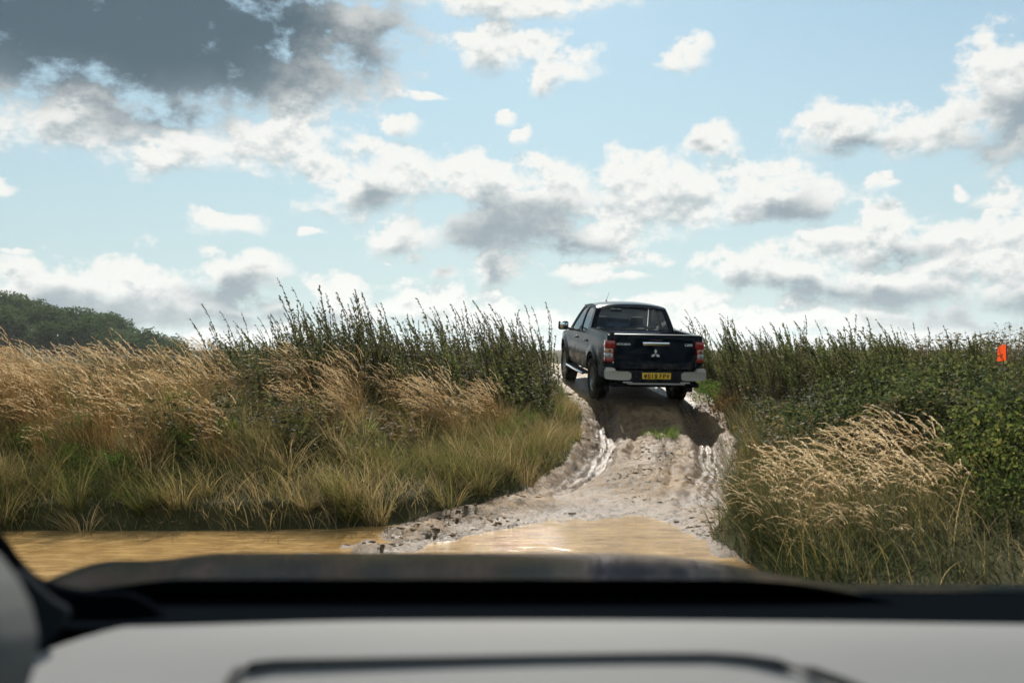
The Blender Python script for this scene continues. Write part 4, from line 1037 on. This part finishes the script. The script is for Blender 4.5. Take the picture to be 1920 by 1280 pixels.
# pale plumed grass in the right foreground
QV = [plume_clump(15, RNG.uniform(1.0, 1.2), .16, 1.75, .20, .3, .042, .0125, 90, 'pale%d' % i, 'pale', .35, .36) for i in range(4)]
k = 0
for px, Y, s in ((1560, 7.9, .74), (1470, 7.3, .46), (1520, 7.0, .42), (1590, 6.95, .42), (1660, 6.95, .40), (1440, 7.7, .5), (1720, 7.0, .42), (1700, 9.6, .7), (1610, 9.6, .6), (1500, 7.6, .66), (1545, 7.2, .62), (1585, 7.5, .7), (1480, 8.0, .6), (1640, 7.2, .6), (1580, 8.6, .62), (1760, 7.2, .6), (1600, 8.2, .7), (1650, 7.9, .72), (1680, 8.6, .66), (1700, 8.0, .66), (1745, 8.3, .68), (1770, 8.6, .66), (1610, 7.4, .62), (1690, 7.4, .62), (1750, 7.5, .62), (1530, 8.2, .66), (1800, 8.1, .72), (1640, 8.7, .62), (1830, 7.4, .58), (1720, 8.8, .66)):
    st, pl = QV[k % 4]; k += 1
    place('grass_clump', (('stalks', st, VEG['grass']), ('seed_heads', pl, VEG['pale'])), pick(px, Y), Y, s, random.gauss(0, .2), 'pale plumed grass clump bowing left, ' + ('nearest the rushes' if px < 1570 else 'middle of the right foreground' if px < 1700 else 'next to the yellow-green herbs'), 'grass clump', 'pale plumed grass by the water')
# rushes
def rush(n, h, name):
    a = RNG.uniform(0, 2 * np.pi, n); r = .09 * np.sqrt(RNG.random(n)); base = np.stack([r * np.cos(a), r * np.sin(a), np.full(n, -.03)], 1)
    C = arc(base, np.where(RNG.random(n) < .7, WIND + RNG.normal(0, .9, n), a), h * RNG.uniform(.45, 1.05, n), RNG.uniform(.05, .95, n), RNG.uniform(.0, .45, n), 8, 1.5)
    g = Geo(); g.add(C, np.linspace(.0026, .0007, 8)[None], rndside(n), RNG.random(n))
    p = Geo(); tips(p, C[:, 6:, :][:n // 3], 8, .022, .008, .5, RNG.random(n // 3), .2)
    return g.mesh(name + '_blades'), p.mesh(name + '_heads')
RV = [rush(170, RNG.uniform(1.0, 1.15), 'rush%d' % i) for i in range(3)]
for i, (px, Y, s, lab) in enumerate(((1425, 7.55, .95, 'dark green rush tuft leaning over the water edge, right foreground'), (1480, 7.35, .8, 'smaller rush tuft under the pale plumed grass, just right of the largest'), (1392, 8.3, .78, 'rush tuft behind the largest one at the foot of the ramp'))):
    place('rush_tuft', (('blades', RV[i][0], VEG['rush']), ('seed_heads', RV[i][1], VEG['rust'])), pick(px, Y), Y, s, 0, lab, 'rush', 'rushes by the water')
# brambles and bushes on the right bank
BV = [bush(.75, .6, .66, 3400, .052, 'bramble%d' % i) for i in range(3)]
for i, (px, Y, s, lab) in enumerate(((1560, 11.3, .85, 'dark glossy bramble bush nearest the track on the right bank'), (1650, 10.8, 1.0, 'dark bramble bush above the pale plumed grass'), (1750, 10.6, 1.1, 'tall dark bramble mound right of the plumed grass'),
        (1850, 10.0, .95, 'bramble bush below the orange flag'), (1700, 12.2, 1.1, 'bramble bush behind the others, between two mounds'), (1930, 9.3, 1.1, 'bramble bush cut by the right edge'), (1610, 12.6, 1.0, 'bramble bush in the middle of the right bank under the weed tops'), (1800, 12.4, 1.15, 'dark bramble hump in front of the flag'), (1500, 12.8, .8, 'low bramble bush beside the weeds nearest the ramp'))):
    place('bramble_bush', (('stems', BV[i % 3][0], VEG['stem']), ('leaves', BV[i % 3][1], VEG['bramble'])), pick(px, Y), Y, s, i * 1.3, lab, 'bush', 'brambles on the right bank')
HV = [bush(.34, .30, .46, 1300, .030, 'herb%d' % i, 12) for i in range(3)]
LOC = [(1880, 7.9, 1.5, 'bright yellow-green leafy herb at the right edge'), (1905, 8.5, 1.5, 'yellow-green herb behind the one at the right edge'), (1830, 8.9, 1.3, 'yellow-green herb between plumed grass and brambles'), (1900, 7.2, 1.1, 'low green herb at the bottom right corner'),
       (1322, 18.3, .95, 'bright green weed beside the right rear wheel of the pickup'), (1435, 15.5, .8, 'olive herb on the right bank above the pickup shadow'), (1405, 12.6, .7, 'low olive herb at the right edge of the ramp'),
       (130, 9.6, .62, 'bright green leafy weed at the far left of the bank'), (335, 10.1, .62, 'bright green leafy weed below the tan grass'), (215, 9.4, .7, 'dark green leafy weed low on the left bank'), (330, 11.4, .7, 'bright green weed within the tan grass'), (160, 10.6, .6, 'fresh green weed among the leftmost tan grass'),
       (960, 13.2, .55, 'low fresh weed at the bank corner where ramp and grass meet'), (1000, 14.6, .6, 'leafy green weed on the bank left of the pickup shadow'), (1020, 16.2, .7, 'yellowish green weed on the left verge of the ramp'), (940, 12.4, .5, 'small green weed low on the bank right of the tan grass'), (560, 10.6, .6, 'green weed in the long grass under the dark weeds'), (690, 10.9, .55, 'small fresh weed in the long grass, middle of the left bank'), (60, 10.2, .6, 'leafy weed at the left edge below the tan grass'), (430, 10.4, .55, 'dark leafy weed left of the long drooping grass'),
       (1030, 17.6, .75, 'green weed beside the front wheel on the left bank'), (1040, 15.4, .6, 'green weed at the left edge of the ramp'), (985, 14.2, .6, 'green weed where bank grass meets the weeds')]
for i, (px, Y, s, lab) in enumerate(LOC):
    place('leafy_weed', (('stems', HV[i % 3][0], VEG['stem']), ('leaves', HV[i % 3][1], VEG['olive' if i < 4 or i in (5, 6) else 'herb'])), pick(px, Y), Y, s, i * 1.1, lab, 'weed', None)
UV = [bush(.5, .45, .5, 800, .05, 'rusty%d' % i, 16) for i in range(2)]
for i, (px, Y, s, lab) in enumerate(((900, 13.2, .8, 'rusty brown leafy bush between tan grass and green weeds'), (1880, 11.5, .9, 'rusty bush near the flag'), (1365, 17, .8, 'brownish bush on the right bank beside the pickup'), (60, 11, .7, 'rusty brown plant at the far left'), (1700, 9.9, .62, 'dry reddish stalks standing up out of the brambles'), (1800, 10.2, .7, 'dry brown bush on the slope below the flag'), (1480, 14.2, .75, 'dry brown bush between ramp edge and brambles'), (1590, 13.6, .7, 'dry brown bush under the highest weeds of the right bank'), (1905, 9.6, .8, 'tan leafed bush high at the right edge'), (1430, 11.6, .5, 'low dry bush at the right foot of the ramp'))):
    place('rusty_bush', (('stems', UV[i % 2][0], VEG['stem']), ('leaves', UV[i % 2][1], VEG['rust'])), pick(px, Y), Y, s, i, lab, 'bush', None)
# grass tuft between the wheel ruts
n = 420; a = RNG.uniform(0, 2 * np.pi, n); r = .30 * np.sqrt(RNG.random(n)); base = np.stack([r * np.cos(a) * .8, r * np.sin(a) * 1.6, np.full(n, -.05)], 1)
g = Geo(); g.add(arc(base, a, RNG.uniform(.08, .24, n), RNG.uniform(.1, .6, n), RNG.uniform(.2, 1.2, n), 5), np.linspace(.0055, .001, 5)[None], rndside(n), RNG.random(n))
place('grass_tuft', (('blades', g.mesh('tuft_blades'), VEG['green']),), 2.28, 15.25, 1., 0, 'small green grass tuft between the wheel ruts behind the pickup', 'grass tuft', None)

# ------------------------------------------------------------------ flag
Yf = 13.; xf = pick(1887.5, Yf); zg = H1(xf, Yf); zt = CAMZ + (HY - 645) / FPX * Yf
F = empty('flag', (xf, Yf, zg)); tag(F, 'small orange flag on a thin pole above the right bank', 'flag')
m = MB(); m.tube([(0, 0, -.1), (.0, 0, zt - zg + .02)], .008, 8); m.build('pole', MT['pole'], F)
m = MB(); m.grid(lambda u, v: (-.008 - .118 * u, .02 * math.sin(u * 5 + v) * u, zt - zg - .005 - .22 * v - .04 * u * (1 - v) * u), np.linspace(0, 1, 12), np.linspace(0, 1, 10)); m.build('cloth', MT['orange'], F, angle=80)
m = MB()
for p0, p1 in (((.55, 0, -.02), (.75, 0, 1.35)), ((.62, 0, .75), (.42, .05, 1.15))): m.tube([Vector(p0), Vector(p1)], [.006, .003], 5)
tw = m.build('bare_twig', VEG['bark']); tw.location = (xf - .3, Yf - 1, H1(xf - .3, Yf - 1)); tw.hide_render = False; tag(tw, 'bare dark twig sticking up right of the orange flag', 'twig')

# ------------------------------------------------------------------ wooded hill far left
def hill_z(X, Y):
    u = X * 190. / np.maximum(Y, 100)
    return np.interp(u, [-260, -150, -98, -88, -80, -74, -68, -60], [22, 14, 6.0, 4.2, 2.8, 1.4, .0, -1.6]) * smooth(120, 178, Y) + smooth(178, 120, Y) * -4
xs_ = np.linspace(-420, -50, 60); ys_ = np.linspace(120, 420, 40); X, Y = np.meshgrid(xs_, ys_, indexing='ij')
i, j = np.meshgrid(np.arange(59), np.arange(39), indexing='ij'); b = (i * 40 + j).ravel()
tag(link('hill', from_arrays('hill', np.stack([X, Y, hill_z(X, Y)], 2).reshape(-1, 3), np.stack([b, b + 40, b + 41, b + 1], 1), smooth=True), None, MT['hill']), kind='structure')
def tree_var(i):
    m = MB(); m.tube([(0, 0, -.5), (.1, 0, 2), (.0, .1, 4.2)], [.28, .2, .08], 7)
    for k in range(5):
        a = k * 1.26; m.tube([(0, 0, 1.6 + k * .4), (1.5 * math.cos(a), 1.5 * math.sin(a), 3.4 + k * .35)], [.12, .03], 5)
    me = bpy.data.meshes.new('trunk'); m.bm.to_mesh(me); m.bm.free(); me.materials.append(VEG['bark'])
    n = 1500; nb = 16
    bc = np.stack([RNG.normal(0, 1.35, nb), RNG.normal(0, 1.35, nb), RNG.uniform(2.2, 5.4, nb)], 1); br = RNG.uniform(.8, 1.5, nb) * (1.25 - .10 * bc[:, 2] / 1.2)
    k = RNG.integers(0, nb, n); v = unit(RNG.normal(0, 1, (n, 3))); P = bc[k] + v * (br[k] * RNG.uniform(.6, 1.05, n))[:, None]
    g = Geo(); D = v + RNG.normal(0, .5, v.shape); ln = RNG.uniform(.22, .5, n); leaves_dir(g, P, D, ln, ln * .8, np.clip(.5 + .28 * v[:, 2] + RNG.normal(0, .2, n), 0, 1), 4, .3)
    return me, g.mesh('crown')
TV = [tree_var(i) for i in range(5)]
k = 0
for row, Yr in enumerate((152, 163, 174, 183, 192, 201)):
    for u in np.arange(-108, -62.5, 2.9):
        Y_ = Yr + random.uniform(-4, 4); X_ = (u + random.uniform(-.9, .9)) * Y_ / 190.
        z = float(hill_z(np.array([X_]), np.array([Y_]))[0]); tm, cm = TV[k % 5]; k += 1
        e = empty('tree', (X_, Y_, z), (0, 0, random.uniform(0, 6.28))); s = random.uniform(.62, 1.08) * (.8 if u > -76 else 1.); e.scale = (s * 1.05, s * 1.05, s)
        tag(e, 'dark green tree ' + ('high on the wooded hill at the left edge' if u < -92 else 'on the middle slope of the wooded hill' if u < -78 else 'low at the foot of the wooded hill'), 'tree', 'trees on the wooded hill')
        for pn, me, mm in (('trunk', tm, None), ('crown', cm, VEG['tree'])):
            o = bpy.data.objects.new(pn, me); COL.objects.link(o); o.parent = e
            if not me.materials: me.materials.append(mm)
print('trees', k)

# ------------------------------------------------------------------ thin haze volume, added to lift the dark tones
hz = MB(); hz.box(-1310, 1310, -160, 1900, -6, 34); hm = bpy.data.materials.new('haze'); hm.use_nodes = True; hm.node_tree.nodes.clear()
pv = hm.node_tree.nodes.new('ShaderNodeVolumePrincipled'); pv.inputs['Color'].default_value = (.86, .93, .96, 1); pv.inputs['Density'].default_value = .00022; pv.inputs['Anisotropy'].default_value = .45
ou = hm.node_tree.nodes.new('ShaderNodeOutputMaterial'); hm.node_tree.links.new(pv.outputs[0], ou.inputs['Volume'])
tag(hz.build('haze', hm, smooth=False), 'thin pale added haze lifting the dark tones over the whole field', 'haze', kind='stuff')
